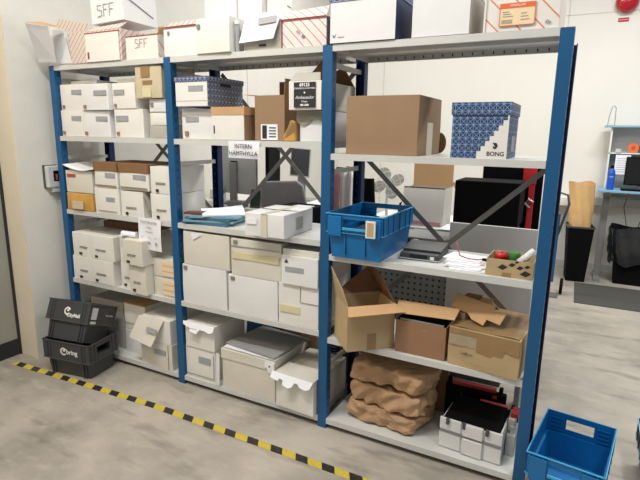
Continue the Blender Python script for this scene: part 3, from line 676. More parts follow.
MB().box(-0.095, -0.08, -0.0075, -0.005, 0.12, 0.14).build('printed_mark', 'ink_grey', t)
t = carton('white_carton', 'plain white carton with small grey mark, between the striped lid and the grey tube', 0.262+0.003, 0.505, z, 0.185, -0.012, 0.33, 'white_card', rz=-0.03, bulge=0.004, stamp=(0.05, 0.72, 0.09, 0.12, 'ink_grey'))
t = thing('cardboard_tube', 'slim upright grey tube standing between two white boxes on the top shelf', 'tube', (0.527, 0.03, z))
MB().tube([(0, 0, 0), (0, 0, 0.15)], 0.012, 14).build('lower_sleeve', 'silver', t, smooth=False); MB().tube([(0, 0, 0.15), (0.002, 0, 0.52)], 0.006, 10).build('rod', 'light_grey', t)
MB().tube([(0, 0, 0.145), (0, 0, 0.165)], 0.016, 14).build('collar', 'white_plastic', t)
t = carton('handle_box', 'grey box with a white windowed flap hanging over its front', 0.553, 0.800, z, 0.155, 0.05, 0.33, 'grey_card', hole=(0.42, 0.60, 0.16, 0.22))
fl = MB().quad((-0.135, -0.030, 0.045), (0.09, -0.034, 0.055), (0.13, -0.008, 0.20), (-0.10, -0.008, 0.185), 0.002).build('front_flap', 'paper', t)
X = Matrix.Translation((0.045, -0.019, 0.15)) @ Matrix.Rotation(-0.05, 4, 'Y') @ Matrix.Rotation(-0.18, 4, 'X')
MB().box(-0.055, 0.055, -0.0045, -0.0005, -0.017, 0.017, X).build('address_window', 'window_grey', fl)
t = carton('red_striped_box', 'white carton with diagonal red stripes on the top shelf left of the third post', 0.822, 1.085, z, 0.140, 0.012, 0.33, 'stripe_red', bulge=0.002)
MB().box(-0.129, 0.129, -0.0062, -0.0035, 0.132, 0.139).box(-0.130, -0.125, -0.0062, -0.0035, 0.0, 0.139).build('rim_line', 'ink_red', t)
MB().quad((-0.131, 0.0, 0.141), (0.131, 0.0, 0.141), (0.131, 0.03, 0.192), (-0.131, 0.03, 0.178), 0.002).build('lid_flap', 'stripe_red', t)
MB().tube([(0.0, -0.0068, 0.05), (0.0, -0.0058, 0.05)], 0.009, 12).build('printed_mark', 'ink_grey', t)
text('SFF', 0.02, 'ink_grey', t, (-0.03, -0.0062, 0.07), rot=(PI/2, 0.9, 0))
# second row on top
carton('tall_white_box', 'large pale box standing in the second row behind the plain white carton', 0.03, 0.47, z, 0.43, 0.35, 0.105, 'cool_card')
t = carton('tall_white_box', 'large pale box in the second row behind the grey tube', 0.478, 0.655, z, 0.44, 0.392, 0.062, 'white_card')
MB().bar((0.06, -0.008, 0.305), (0.087, -0.008, 0.29), 0.004, 0.002).build('edge_line', 'ink', t)
t = carton('navy_lidded_box', 'white-fronted box with navy patterned lid and dark side, above the third post', 1.112, 1.452, z, 0.235, -0.004, 0.33, 'pattern_navy', lid=(0.048, 0.004, 'pattern_navy'), bulge=0.001)
MB().box(-0.167, 0.167, -0.0042, -0.0015, 0.002, 0.186).build('front_panel', 'cool_card', t)
t.children[0].data.materials[0] = M['navy_metal']
b = MB().prism([(-0.148, 0.026), (-0.142, 0.026), (-0.138, 0.034), (-0.134, 0.044), (-0.141, 0.036)], -0.0052, -0.0044).prism([(-0.154, 0.04), (-0.149, 0.04), (-0.146, 0.028), (-0.149, 0.026)], -0.0052, -0.0044); b.build('emblem', 'blue_metal', t)
text('bimeco', 0.012, 'ink_grey', t, (-0.108, -0.0048, 0.028))
t = carton('grey_lidded_box', 'white-fronted box with grey sides and lid, middle of the right top shelf', 1.520, 1.782, z, 0.215, 0.015, 0.33, 'grey_card', lid=(0.035, 0.004, 'grey_card'), bulge=0.001)
MB().box(-0.128, 0.128, -0.0042, -0.0015, 0.004, 0.172).build('front_panel', 'cool_card', t)
t = carton('orange_labelled_box', 'orange-striped carton with an orange-headed label at the right end of the top shelf', 1.842, 2.135, z, 0.235, 0.01, 0.36, 'stripe_orange', bulge=0.001)
lb = MB().box(-0.085, 0.055, -0.0068, -0.0035, 0.02, 0.108).build('address_label', 'orange_pale', t, 'cream label with orange heading')
MB().box(-0.085, 0.055, -0.0078, -0.007, 0.088, 0.108).box(-0.085, -0.082, -0.0078, -0.007, 0.02, 0.088).box(0.052, 0.055, -0.0078, -0.007, 0.02, 0.088).box(-0.085, 0.055, -0.0078, -0.007, 0.02, 0.0225).build('label_border', 'orange', lb)
text('ADRESSLAPP', 0.011, 'paper', lb, (-0.015, -0.0082, 0.098))
b = MB()
for q in range(12): b.box(-0.074+q*0.0036, -0.0725+q*0.0036, -0.0076, -0.007, 0.028, 0.044)
for q in range(3): b.box(-0.072, -0.03-0.008*q, -0.0076, -0.007, 0.055+q*0.009, 0.0575+q*0.009); b.box(0.0, 0.035-0.006*q, -0.0076, -0.007, 0.04+q*0.012, 0.0425+q*0.012)
b.build('printed_text', 'ink_grey', lb)
MB().box(-0.1475, -0.1405, -0.006, -0.003, 0.0, 0.234).build('edge_band', 'white_card', t)
text('PP', 0.022, 'ink_grey', t, (0.105, -0.0042, 0.022), rot=(PI/2, 0.6, 0))

# ------------------------------------------------------------------ plastic crates
def crate(name, label, loc, rz, w, d, h, m, taper=0.02, wall=0.0035, rim=0.05, handles=True, label_plate=False, group=None, ribs=True, ml=None, body=None):
    """open tote: tapered lower body, wider stepped rim band, hand holes on both short sides (front and back)"""
    t = thing(name, label, 'crate', loc, rz, group)
    ml = ml or m
    zb = h-rim*1.9                       # where the rim band starts
    iw, idp = w-0.03, d-0.03
    def ring(b, w0, d0, z0, w1, d1, z1, th):   # four tapered walls; centred on x, y
        for (a0, a1, s_) in (('x', 1, 1), ('x', 1, -1), ('y', 1, 1), ('y', 1, -1)):
            if a0 == 'x':
                b.hexa([(-w0/2, s_*d0/2-s_*th*(s_ > 0)*1 if s_ > 0 else -d0/2, z0), (w0/2, s_*d0/2-s_*th if s_ > 0 else -d0/2, z0), (w0/2, d0/2 if s_ > 0 else -d0/2+th, z0), (-w0/2, d0/2 if s_ > 0 else -d0/2+th, z0),
                        (-w1/2, d1/2-th if s_ > 0 else -d1/2, z1), (w1/2, d1/2-th if s_ > 0 else -d1/2, z1), (w1/2, d1/2 if s_ > 0 else -d1/2+th, z1), (-w1/2, d1/2 if s_ > 0 else -d1/2+th, z1)])
            else:
                X0 = (w0/2-th, w0/2) if s_ > 0 else (-w0/2, -w0/2+th); X1 = (w1/2-th, w1/2) if s_ > 0 else (-w1/2, -w1/2+th)
                b.hexa([(X0[0], -d0/2+th, z0), (X0[1], -d0/2+th, z0), (X0[1], d0/2-th, z0), (X0[0], d0/2-th, z0), (X1[0], -d1/2+th, z1), (X1[1], -d1/2+th, z1), (X1[1], d1/2-th, z1), (X1[0], d1/2-th, z1)])
    b = MB(); w0, d0 = iw-taper*2, idp-taper*2
    b.box(-w0/2, w0/2, -d0/2, d0/2, 0, 0.004)
    ring(b, w0, d0, 0.004, iw, idp, zb, wall)
    # upper walls with hand-hole openings in the two short sides
    hw = w*0.20; hz0 = zb+ (h-zb)*0.28; hz1 = zb+(h-zb)*0.74
    for s_ in (1, -1):
        ya, yb = (d/2-0.005-wall, d/2-0.005) if s_ > 0 else (-d/2+0.005, -d/2+0.005+wall)
        yi = (min(ya, s_*idp/2), max(yb, s_*idp/2))
        b.box(-w/2+0.005, w/2-0.005, yi[0] if s_ < 0 else s_*idp/2-wall, yi[1] if s_ > 0 else -idp/2+wall, zb, zb+wall)
        if handles:
            b.box(-w/2+0.005, -hw, ya, yb, zb, h); b.box(hw, w/2-0.005, ya, yb, zb, h); b.box(-hw, hw, ya, yb, hz1, h); b.box(-hw, hw, ya, yb, zb, hz0)
        else: b.box(-w/2+0.005, w/2-0.005, ya, yb, zb, h)
        xa, xb = (w/2-0.005-wall, w/2-0.005) if s_ > 0 else (-w/2+0.005, -w/2+0.005+wall)
        b.box(xa, xb, -d/2+0.005, d/2-0.005, zb, h)
        b.box(min(xa, s_*iw/2), max(xb, s_*iw/2), -d/2+0.005, d/2-0.005, zb, zb+wall)
    bodyb = b
    # rim flange
    b = MB()
    for (z0, z1, o_) in ((h-0.006, h, 0.006), (zb+(h-zb)*0.02, zb+(h-zb)*0.02+0.006, 0.004)):
        a = w/2-0.006; c = d/2-0.006
        b.box(-a-o_, a+o_, -c-o_, -c+0.002, z0, z1); b.box(-a-o_, a+o_, c-0.002, c+o_, z0, z1)
        b.box(-a-o_, -a+0.002, -c+0.002, c-0.002, z0, z1); b.box(a-0.002, a+o_, -c+0.002, c-0.002, z0, z1)
    b.build('rim', ml, t, bevel=0.001)
    if ribs:
        b = bodyb
        for s_ in (1, -1):
            for fy in (-0.36, -0.2, 0.0, 0.2, 0.36):
                yy = fy*d; xx = s_*(w/2-0.005); b.box(min(xx, xx+s_*0.005), max(xx, xx+s_*0.005), yy-0.002, yy+0.002, zb, h-0.004)
            for fx in (-0.40, -0.27, 0.27, 0.40):
                yy = s_*(d/2-0.005); b.box(fx*w-0.002, fx*w+0.002, min(yy, yy+s_*0.005), max(yy, yy+s_*0.005), zb, h-0.004)
            # inner horizontal ribs on the short sides
            for q in range(4):
                for fx in (-0.33, 0.33):
                    yy = s_*(d/2-0.006-wall); zz = zb+0.018+q*(h-zb-0.03)/4
                    b.box(fx*w-0.08*w, fx*w+0.08*w, min(yy, yy-s_*0.006), max(yy, yy-s_*0.006), zz, zz+0.003)
        # outer panels either side of the front handle
        for sx in (-1, 1):
            MB().box(sx*w*0.33-0.115*w, sx*w*0.33+0.115*w, -d/2-0.006, -d/2+0.001, zb-0.012, h-0.014).build('grip_panel', m, t, bevel=0.002)
        MB().box(-hw, hw, -d/2-0.007, -d/2+0.001, hz0-0.008, hz0+0.006).build('handle', ml, t, bevel=0.002)
        for fx in (-0.17, 0.17): b.box(fx*w-0.003, fx*w+0.003, -idp/2-0.004, -idp/2+0.004+taper, 0.02, zb-0.004)
    bodyb.build('body', body or m, t)
    return t
t = crate('blue_tote', 'blue plastic tote with a paper tag on the middle shelf of the right bay', (1.290, 0.19, 1.0375), 0.0, 0.325, 0.48, 0.235, 'blue_plastic', taper=0.012, rim=0.055, ml='blue_plastic_light')
tagp = MB().box(0.075, 0.125, -0.268, -0.2575, 0.130, 0.215).build('tag_holder', 'white_plastic', t, 'white framed paper tag'); MB().box(0.083, 0.117, -0.2695, -0.2682, 0.138, 0.207).build('tag_paper', 'tan_card', tagp)
o = MB().bulk(0.12, 0.16, 0.05, 0.003, 0.002, 3).build('small_box', ['white_card']); tag(o, 'small white and brown carton inside the blue tote on the shelf', 'box', loc=(1.34, 0.22, 1.162)); 
o2 = MB().bulk(0.2, 0.3, 0.155, 0.004, 0.004, 8).build('parcel', 'navy_metal'); o2.scale = (1, 1, 0.75); tag(o2, 'dark blue parcel at the bottom of the blue tote on the shelf', 'parcel', loc=(1.29, 0.07, 1.0425))
crate('blue_tote', 'empty blue plastic tote standing on the floor beside the rack', (2.385, 0.142, 0.0), -0.13, 0.325, 0.46, 0.255, 'blue_plastic', rim=0.062, ml='blue_plastic_light')
crate('dark_tote', 'dark tote with pale blue rim cut off by the right edge of the picture', (2.845, 0.30, 0.0), 0.0, 0.34, 0.5, 0.24, 'black_plastic', rim=0.05, ml='desk_blue', body='black_plastic')

def black_crate(label, loc, rz, w, d, h, words, tilt=(0, 0), side_label=False):
    t = thing('black_crate', label, 'crate', loc, rz, 'stacked black crates'); t.rotation_euler = (tilt[0], tilt[1], rz)
    zb = h*0.47; b = MB(); ins = 0.018
    def taper(b, w0, d0, z0, w1, d1, z1): b.hexa([(-w0/2, 0+(d1-d0)/2, z0), (w0/2, (d1-d0)/2, z0), (w0/2, (d1+d0)/2, z0), (-w0/2, (d1+d0)/2, z0), (-w1/2, 0, z1), (w1/2, 0, z1), (w1/2, d1, z1), (-w1/2, d1, z1)])
    taper(b, w-2*ins-0.02, d-2*ins-0.02, 0, w-2*ins, d-2*ins, zb)
    for v in b.bm.verts: v.co.y += ins
    b.build('lower_body', 'black_plastic', t, bevel=0.004)
    b = MB(); hz0, hz1 = zb+(h-zb)*0.30, zb+(h-zb)*0.72
    th = 0.006
    b.box(-w/2, w/2, 0, th, zb, h); b.box(-w/2, w/2, d-th, d, zb, h); b.box(-w/2, -w/2+th, th, d-th, zb, h)
    y0, y1 = d*0.28, d*0.72
    b.box(w/2-th, w/2, th, y0, zb, h); b.box(w/2-th, w/2, y1, d-th, zb, h); b.box(w/2-th, w/2, y0, y1, zb, hz0); b.box(w/2-th, w/2, y0, y1, hz1, h)
    b.box(-w/2+th, w/2-th, th, d-th, zb, zb+0.004)
    rb = b
    b = MB()
    b.box(-w/2-0.004, w/2+0.004, -0.004, 0.004, h-0.006, h); b.box(w/2-0.004, w/2+0.004, 0.004, d+0.004, h-0.006, h); b.box(-w/2-0.004, -w/2+0.004, 0.004, d+0.004, h-0.006, h); b.box(-w/2+0.004, w/2-0.004, d-0.004, d+0.004, h-0.006, h)
    b.box(-w/2-0.004, w/2+0.004, -0.004, 0.0, zb, zb+0.006); b.box(w/2, w/2+0.004, 0, d+0.004, zb, zb+0.006)
    b.build('rim', 'dark_grey', t)
    b = rb
    for fx in (-0.40, -0.34, 0.34, 0.40): b.box(fx*w-0.003, fx*w+0.003, -0.0045, 0.001, zb+0.006, h-0.006); b.box(fx*w*0.93-0.003, fx*w*0.93+0.003, ins-0.004, ins+0.004, 0.004, zb-0.002)
    for fy in (0.06, 0.20, 0.80, 0.94): b.box(w/2-0.001, w/2+0.004, fy*d-0.003, fy*d+0.003, zb+0.006, h-0.006)
    rb.build('rim_band', 'black_plastic', t)
    # ring-shaped emblem with two dots, then the word
    zc = zb+(h-zb)*0.5; R_ = 0.028; xo = words[1]
    b = MB()
    for q in range(14):
        a0, a1 = 0.5+q*0.36, 0.5+(q+1)*0.36
        b.hexa([(xo+math.cos(a0)*R_*0.62, -0.0058, zc+math.sin(a0)*R_*0.62), (xo+math.cos(a0)*R_, -0.0058, zc+math.sin(a0)*R_), (xo+math.cos(a1)*R_, -0.0058, zc+math.sin(a1)*R_), (xo+math.cos(a1)*R_*0.62, -0.0058, zc+math.sin(a1)*R_*0.62),
                (xo+math.cos(a0)*R_*0.62, -0.0046, zc+math.sin(a0)*R_*0.62), (xo+math.cos(a0)*R_, -0.0046, zc+math.sin(a0)*R_), (xo+math.cos(a1)*R_, -0.0046, zc+math.sin(a1)*R_), (xo+math.cos(a1)*R_*0.62, -0.0046, zc+math.sin(a1)*R_*0.62)])
    b.tube([(xo+0.005, -0.0058, zc+0.006), (xo+0.005, -0.0046, zc+0.006)], 0.009, 12)
    b.build('emblem', 'white_plastic', t)
    text(words[0], words[2], 'white_plastic', t, (xo+words[3], -0.0052, zc+words[4]), align='LEFT', off=0.0012)
    return t
t1 = black_crate('lower black plastic crate of the pair, standing on the floor', (-0.710, -0.322, 0.0005), 0.16, 0.395, 0.275, 0.257, ('bring', -0.015, 0.046, 0.024, 0.0))
t2 = black_crate('upper black plastic crate sitting crooked on the lower one', (-0.738, -0.325, 0.2675), 0.15, 0.365, 0.262, 0.272, ('CityMail', 0.0, 0.034, 0.0, -0.026), tilt=(-0.40, 0.0))
b = MB().box(0.183, 0.1878, 0.02, 0.07, 0.165, 0.245).box(0.183, 0.1878, 0.02, 0.07, 0.135, 0.152); b.build('side_label', 'light_grey', t2)
text('brevlåda', 0.02, 'light_grey', t2, (0.1885, 0.19, 0.20), rot=(PI/2, 0, PI/2))

# ------------------------------------------------------------------ right bay middle shelf objects
z = 1.037
t = thing('postal_scale', 'black and silver postal scale beside the blue tote', 'scale', (1.585, 0.115, z+0.0005), 0.04)
MB().hexa([(-0.105, 0, 0), (0.105, 0, 0), (0.105, 0.24, 0), (-0.105, 0.24, 0), (-0.10, 0.006, 0.036), (0.10, 0.006, 0.036), (0.10, 0.235, 0.05), (-0.10, 0.235, 0.05)]).build('base', 'black_plastic', t, bevel=0.004)
MB().box(-0.107, 0.107, -0.002, 0.242, 0.004, 0.010).build('trim_band', 'silver', t, 'silver trim around the base')
MB().hexa([(-0.103, 0.045, 0.042), (0.103, 0.045, 0.042), (0.103, 0.237, 0.052), (-0.103, 0.237, 0.052), (-0.103, 0.045, 0.050), (0.103, 0.045, 0.050), (0.103, 0.237, 0.060), (-0.103, 0.237, 0.060)]).build('weighing_plate', 'dark_grey', t, bevel=0.002)
MB().hexa([(-0.05, -0.002, 0.010), (0.04, -0.002, 0.010), (0.04, 0.006, 0.010), (-0.05, 0.006, 0.010), (-0.05, 0.003, 0.032), (0.04, 0.003, 0.032), (0.04, 0.01, 0.032), (-0.05, 0.01, 0.032)]).build('display', 'black_gloss', t)
MB().box(0.058, 0.078, -0.0025, 0.006, 0.012, 0.026).build('button', 'white_plastic', t)
GP = 'papers beside the postal scale'
for q in range(6):
    o = stack_sheet(['lowest white envelope in the pile beside the postal scale', 'second white envelope from the bottom beside the postal scale', 'third white envelope from the bottom beside the postal scale', 'third white envelope from the top beside the postal scale', 'second white envelope from the top beside the postal scale', 'topmost white envelope in the pile beside the postal scale'][q],
        'envelope', 0.17+0.01*(q % 3), 0.20-0.012*q, 0.004, 'paper', (1.835-0.006*q, 0.135+0.014*q, z+0.0005+q*0.0052), 0.12*((-1)**q)-0.05, 0.002, 'envelope', GP)
o = MB().tube([(-0.10, 0.16, 0.055), (-0.085, 0.12, 0.035), (-0.06, 0.07, 0.004), (-0.01, 0.04, 0.0), (0.04, 0.035, 0.002), (0.06, 0.05, 0.004)], 0.003, 8).build('lanyard', 'dull_red', smooth=True)
tag(o, 'thin red lanyard with black clip lying over the white envelopes', 'lanyard', loc=(1.84, 0.10, z+0.038))
MB().box(0.055, 0.085, 0.035, 0.05, -0.002, 0.010).build('clip', 'black', o)
t = open_carton('printed_carton', 'small open cardboard tray printed with dark diamond shapes, right end of the middle shelf', (2.035, 0.03, z+0.0005), 0.0, 0.205, 0.19, 0.080, 'tan_card', [])
b = MB()
for (dx, dz, s_) in ((-0.03, 0.045, 0.022), (0.01, 0.06, 0.016), (0.045, 0.05, 0.016), (0.03, 0.075, 0.010), (0.075, 0.058, 0.013), (0.07, 0.025, 0.024)):
    b.prism([(dx-s_, dz-0.004), (dx-s_*0.1, dz+s_*0.62), (dx+s_, dz+0.003), (dx+s_*0.1, dz-s_*0.6)], -0.0012, -0.0004)
b.build('printed_shapes', 'ink', t)
MB().box(-0.03, 0.01, -0.0016, -0.0012, 0.0, 0.02).build('tape_strip', 'tape_brown', t)
o = MB().tube([(0, 0, 0.0), (0.02, 0.0, 0.012), (0.05, 0.01, 0.018)], [0.016, 0.022, 0.014], 14).build('tape_gun', 'orange', smooth=True); tag(o, 'orange-red tool handle sticking out of the printed cardboard tray', 'tool', loc=(1.965, 0.09, z+0.072))
o.data.materials[0] = M['red']
o = MB().bulk(0.06, 0.06, 0.05, 0.01, 0.006, 3).build('green_item', 'green', smooth=True); tag(o, 'dark green lump lying in the printed cardboard tray', 'object', loc=(2.03, 0.10, z+0.05))
o = MB().tube([(0, 0, 0), (0.035, 0.02, 0.025), (0.06, 0.03, 0.06)], [0.014, 0.018, 0.012], 12).build('spray_bottle', 'white_plastic', smooth=True); tag(o, 'white plastic bottle leaning in the printed cardboard tray by the fourth post', 'bottle', loc=(2.065, 0.08, z+0.065))
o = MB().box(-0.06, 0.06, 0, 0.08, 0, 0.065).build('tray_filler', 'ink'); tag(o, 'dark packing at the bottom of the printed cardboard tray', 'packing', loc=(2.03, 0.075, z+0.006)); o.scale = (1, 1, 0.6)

# ------------------------------------------------------------------ right bay lower shelf (0.56)
z = 0.5605
ang = math.radians(43)
t = thing('tall_open_carton', 'tall open brown carton turned at an angle with spread flaps', 'box', (1.300, -0.120, z), ang)
w, d, h = 0.262, 0.225, 0.245
b = MB(); q_ = 0.004
b.box(0, w, 0, d, 0, q_); b.box(0, w, 0, q_, q_, h); b.box(0, w, d-q_, d, q_, h); b.box(0, q_, q_, d-q_, q_, h); b.box(w-q_, w, q_, d-q_, q_, h)
b.build('body', 'tan_card', t)
MB().quad((0, 0, h), (w, 0, h), (w+0.02, -0.088, h-0.018), (-0.025, -0.085, h-0.022), 0.003).build('front_flap', 'kraft_light', t)
MB().quad((0, d, h), (0, 0, h), (-0.02, 0.03, h+0.08), (-0.03, d-0.01, h+0.165), 0.003).build('left_flap', 'tan_card', t)
MB().quad((w, 0, h), (w, d, h), (w-0.10, d+0.00, h+0.19), (w-0.06, 0.08, h+0.15), 0.003).build('right_flap', 'kraft_dark', t)
MB().quad((w, d, h), (0, d, h), (0.07, d+0.03, h+0.05), (w-0.06, d+0.0, h+0.16), 0.003).build('rear_flap', 'kraft_dark', t)
MB().box(0.11, 0.16, -0.0012, -0.0003, 0, 0.09).build('tape_strip', 'kraft_card', t)
t = open_carton('brown_box', 'reddish brown carton with a raised long flap, middle of the right bay lower shelf', (1.640, 0.025, z), 0.0, 0.262, 0.30, 0.176, 'kraft_card', [])
t.children[0].data.materials[0] = mat('kraft_red', (150, 114, 86), 0.7, 0.06)
MB().quad((-0.138, 0.0, 0.212), (0.168, -0.01, 0.230), (0.175, 0.075, 0.262), (-0.150, 0.09, 0.252), 0.003).build('top_flap', 'kraft_light', t)
MB().quad((0.131, 0.29, 0.18), (0.131, 0.01, 0.18), (0.168, -0.008, 0.228), (0.172, 0.20, 0.262), 0.003).build('side_flap', 'kraft_card', t)
o = MB().bulk(0.225, 0.25, 0.185, 0.003, 0.003, 17).build('black_pouch', 'black', smooth=True); tag(o, 'black pouch lying inside the reddish brown carton', 'pouch', loc=(1.640, 0.04, z+0.005))
MB().box(-0.11, 0.115, -0.004, 0.02, 0.168, 0.178).build('edge_band', 'silver', o)
text('prolab', 0.010, 'kraft_light', t, (0.02, -0.0006, 0.14))
t = thing('taped_carton', 'large worn cardboard box patched with brown tape on the right end of the lower shelf', 'box', (1.955, 0.0, z), -0.10)
MB().bulk(0.335, 0.395, 0.198, 0.004, 0.003, 18).build('body', 'tan_card', t, bevel=0.003)
MB().box(-0.165, -0.03, -0.0085, -0.004, 0.112, 0.165).build('shipping_label', 'pouch_clear', t, 'clear plastic document pouch')
MB().prism([(-0.03, 0.095), (0.04, 0.085), (0.05, 0.10), (0.09, 0.098), (0.10, 0.13), (0.165, 0.12), (0.165, 0.195), (-0.165, 0.195), (-0.165, 0.168), (-0.03, 0.165)], -0.0078, -0.004).build('tape_patch', 'tape_brown', t)
MB().sheet(lambda a, c: (-0.16+0.32*a, 0.0+0.38*c, 0.2025+0.003*math.sin(a*9+c*4)), 10, 8, 0.001).build('top_tape', 'tape_brown', t)
text('LAB nr', 0.020, 'ink', t, (-0.075, -0.0080, 0.075), shear=0.2)
t = thing('packing_insert', 'pale cut-out cardboard insert lying on the taped box', 'cardboard', (1.900, 0.10, z+0.206), -0.22)
MB().prism([(-0.14, 0.01), (-0.05, 0.0), (-0.02, -0.028), (0.045, -0.045), (0.052, -0.01), (0.12, -0.022), (0.132, 0.04), (0.072, 0.045), (0.07, 0.07), (-0.14, 0.092)], -0.004, 0.004, Matrix.Translation((0, 0, 0.038)) @ Matrix.Rotation(-0.75, 4, 'X')).build('panel', 'kraft_light', t, bevel=0.001)
MB().quad((-0.14, 0.07, 0.106), (0.07, 0.052, 0.090), (0.07, 0.095, 0.06), (-0.14, 0.11, 0.06), 0.004).build('folded_edge', 'kraft_card', t)
MB().box(-0.11, -0.06, -0.01, 0.03, 0.0, 0.035).build('side_lug', 'kraft_card', t)
t = thing('packing_insert', 'brown cardboard sleeve standing behind the pale insert on the taped box', 'cardboard', (1.86, 0.255, z+0.206), -0.1)
MB().box(-0.07, 0.01, 0, 0.09, 0, 0.07).build('sleeve', 'kraft_dark', t, bevel=0.002)
MB().box(0.012, 0.07, -0.005, 0.085, 0, 0.062).build('light_panel', 'kraft_light', t, bevel=0.002)

# ------------------------------------------------------------------ right bay bottom: kraft bags, tool cases
z = 0.0627
def crumple(name, label, loc, w, d, h, seed, rz, mm='kraft_paper', amp=0.024):
    b2 = bmesh.new(); bmesh.ops.create_cube(b2, size=1)
    bmesh.ops.subdivide_edges(b2, edges=b2.edges[:], cuts=38, use_grid_fill=True)
    rnd = random.Random(seed); folds = []
    for q in range(12):                     # sharp creases: zig-zag folds along random directions
        dv = Vector((rnd.uniform(-1, 1), rnd.uniform(-0.6, 0.6), rnd.uniform(-1.6, 1.6))).normalized()
        folds.append((dv, rnd.uniform(5, 20), rnd.random()))
    off = Vector((seed*5.3, seed*2.1, seed*9.7))
    for v in b2.verts:
        p = v.co*2; ex = 9.0
        n = (abs(p.x)**ex+abs(p.y)**ex+abs(p.z)**ex)**(1/ex); p = p/n*max(abs(p.x), abs(p.y), abs(p.z))
        q = Vector((p.x*w/2, p.y*d/2, p.z*h/2)); wq = q + noise.noise_vector(q*5+off)*0.035
        tri = sum((abs(((wq.dot(dv)*fr+ph) % 1)-0.5)*4-1)/math.sqrt(fr) for dv, fr, ph in folds)*0.55
        dd = amp*(tri + 0.9*noise.noise(q*6+off) - 0.25)
        nd = Vector((p.x**5, p.y**5, p.z**5*0.5)); nd = nd.normalized() if nd.length > 1e-6 else Vector((0, 0, 1))
        q += nd*dd; q.z = min(max(q.z, -h/2), h/2+0.012 if seed == 4 else h/2); q.z += h/2
        v.co = Vector((q.x + 0.10*(q.z-h/2)*math.sin(seed*2.0), q.y+d/2, q.z))
    me = bpy.data.meshes.new(name); bmesh.ops.recalc_face_normals(b2, faces=b2.faces[:]); b2.to_mesh(me); b2.free(); me.materials.append(M[mm])
    o = bpy.data.objects.new(name, me); COL.objects.link(o); tag(o, label, 'paper bag', 'folded kraft paper bags', loc); o.rotation_euler = (0, 0, rz)
    return o
crumple('paper_bag', 'crumpled brown kraft paper bag, bottom of the pile', (1.430, 0.060, z), 0.430, 0.30, 0.118, 1, -0.10)
crumple('paper_bag', 'crumpled brown kraft paper bag, middle of the pile', (1.437, 0.062, z+0.119), 0.440, 0.29, 0.118, 2, -0.12)
crumple('paper_bag', 'crumpled brown kraft paper bag, top of the pile with a wide folded flap', (1.445, 0.068, z+0.238), 0.450, 0.28, 0.125, 4, -0.14)
carton('flattened_carton', 'dark brown cardboard sheet standing behind the paper bags', 1.16, 1.72, z, 0.39, 0.40, 0.03, 'kraft_dark')
t = thing('tool_case', 'white ribbed tool case with a black lid at the right of the bottom shelf', 'tool case', (1.920, 0.045, z), -0.06)
w, d, h = 0.315, 0.20, 0.185
MB().box(-w/2+0.006, w/2-0.006, 0.012, d, 0, 0.165).build('body', 'toolbox_white', t, bevel=0.006)
for (xa, xb) in ((-w/2, -0.045), (-0.035, 0.065), (0.075, w/2)):
    yo = 0.0 if xa > -0.1 and xa < 0 else 0.006
    MB().box(xa, xb, yo-0.004 if xa == -0.035 else yo, 0.02, 0.004, 0.092).box(xa, xb, yo-0.004 if xa == -0.035 else yo, 0.02, 0.106, 0.172).build('front_panel', 'toolbox_white', t, bevel=0.004)
MB().box(-w/2+0.004, w/2-0.004, 0.004, 0.02, 0.092, 0.106).build('seam_band', 'mid_grey', t)
MB().hexa([(-w/2+0.012, 0.01, 0.165), (w/2-0.012, 0.01, 0.165), (w/2-0.012, d+0.05, 0.165), (-w/2+0.012, d+0.05, 0.165), (-w/2+0.02, 0.018, 0.178), (w/2-0.02, 0.018, 0.178), (w/2-0.03, d+0.045, 0.196), (-w/2+0.03, d+0.045, 0.196)]).build('lid', 'black', t, bevel=0.006)
for xx in (-0.115, -0.03, 0.085): MB().box(xx-0.008, xx+0.008, -0.007, 0.01, 0.145, 0.178).build('latch', 'dark_grey', t, bevel=0.002)
GT = 'black tool cases with red grips'
for q, (yy, hh, lab, xx) in enumerate(((0.305, 0.155, 'black tool case with a short red grip, nearest behind the white case', 1.975), (0.362, 0.212, 'black tool case with a long red grip, furthest back on the bottom shelf', 1.900))):
    t = thing('black_tool_case', lab, 'tool case', (xx-0.02, yy, z), 0.0, GT)
    MB().box(-0.165, 0.165, 0, 0.042, 0, hh).build('body', 'black', t, bevel=0.006)
    MB().box(-0.04 if q == 0 else -0.13, 0.11, 0.002, 0.034, hh+0.002, hh+0.024).build('grip', 'dull_red', t, 'dull red grip', bevel=0.004)
    for sx in (-0.155, 0.125): MB().box(sx, sx+0.02, 0.004, 0.036, hh, hh+0.034).build('bracket', 'black', t, bevel=0.002)
    MB().box(0.095, 0.118, -0.002, 0.036, hh-0.03, hh-0.008).build('red_latch', 'dull_red', t)
t = thing('grey_tool_case', 'pale grey stepped case wedged beside the white tool case near the fourth post', 'tool case', (2.105, 0.15, z), 0)
MB().box(-0.022, 0.022, 0, 0.14, 0, 0.12).box(-0.022, 0.012, 0.03, 0.14, 0.12, 0.19).build('body', 'light_grey', t, bevel=0.004)
MB().box(-0.012, 0.022, 0.05, 0.13, 0.192, 0.212).build('grip', 'dull_red', t)
MB().box(-0.006, 0.016, 0.008, 0.028, 0.12, 0.16).build('latch', 'light_grey', t)

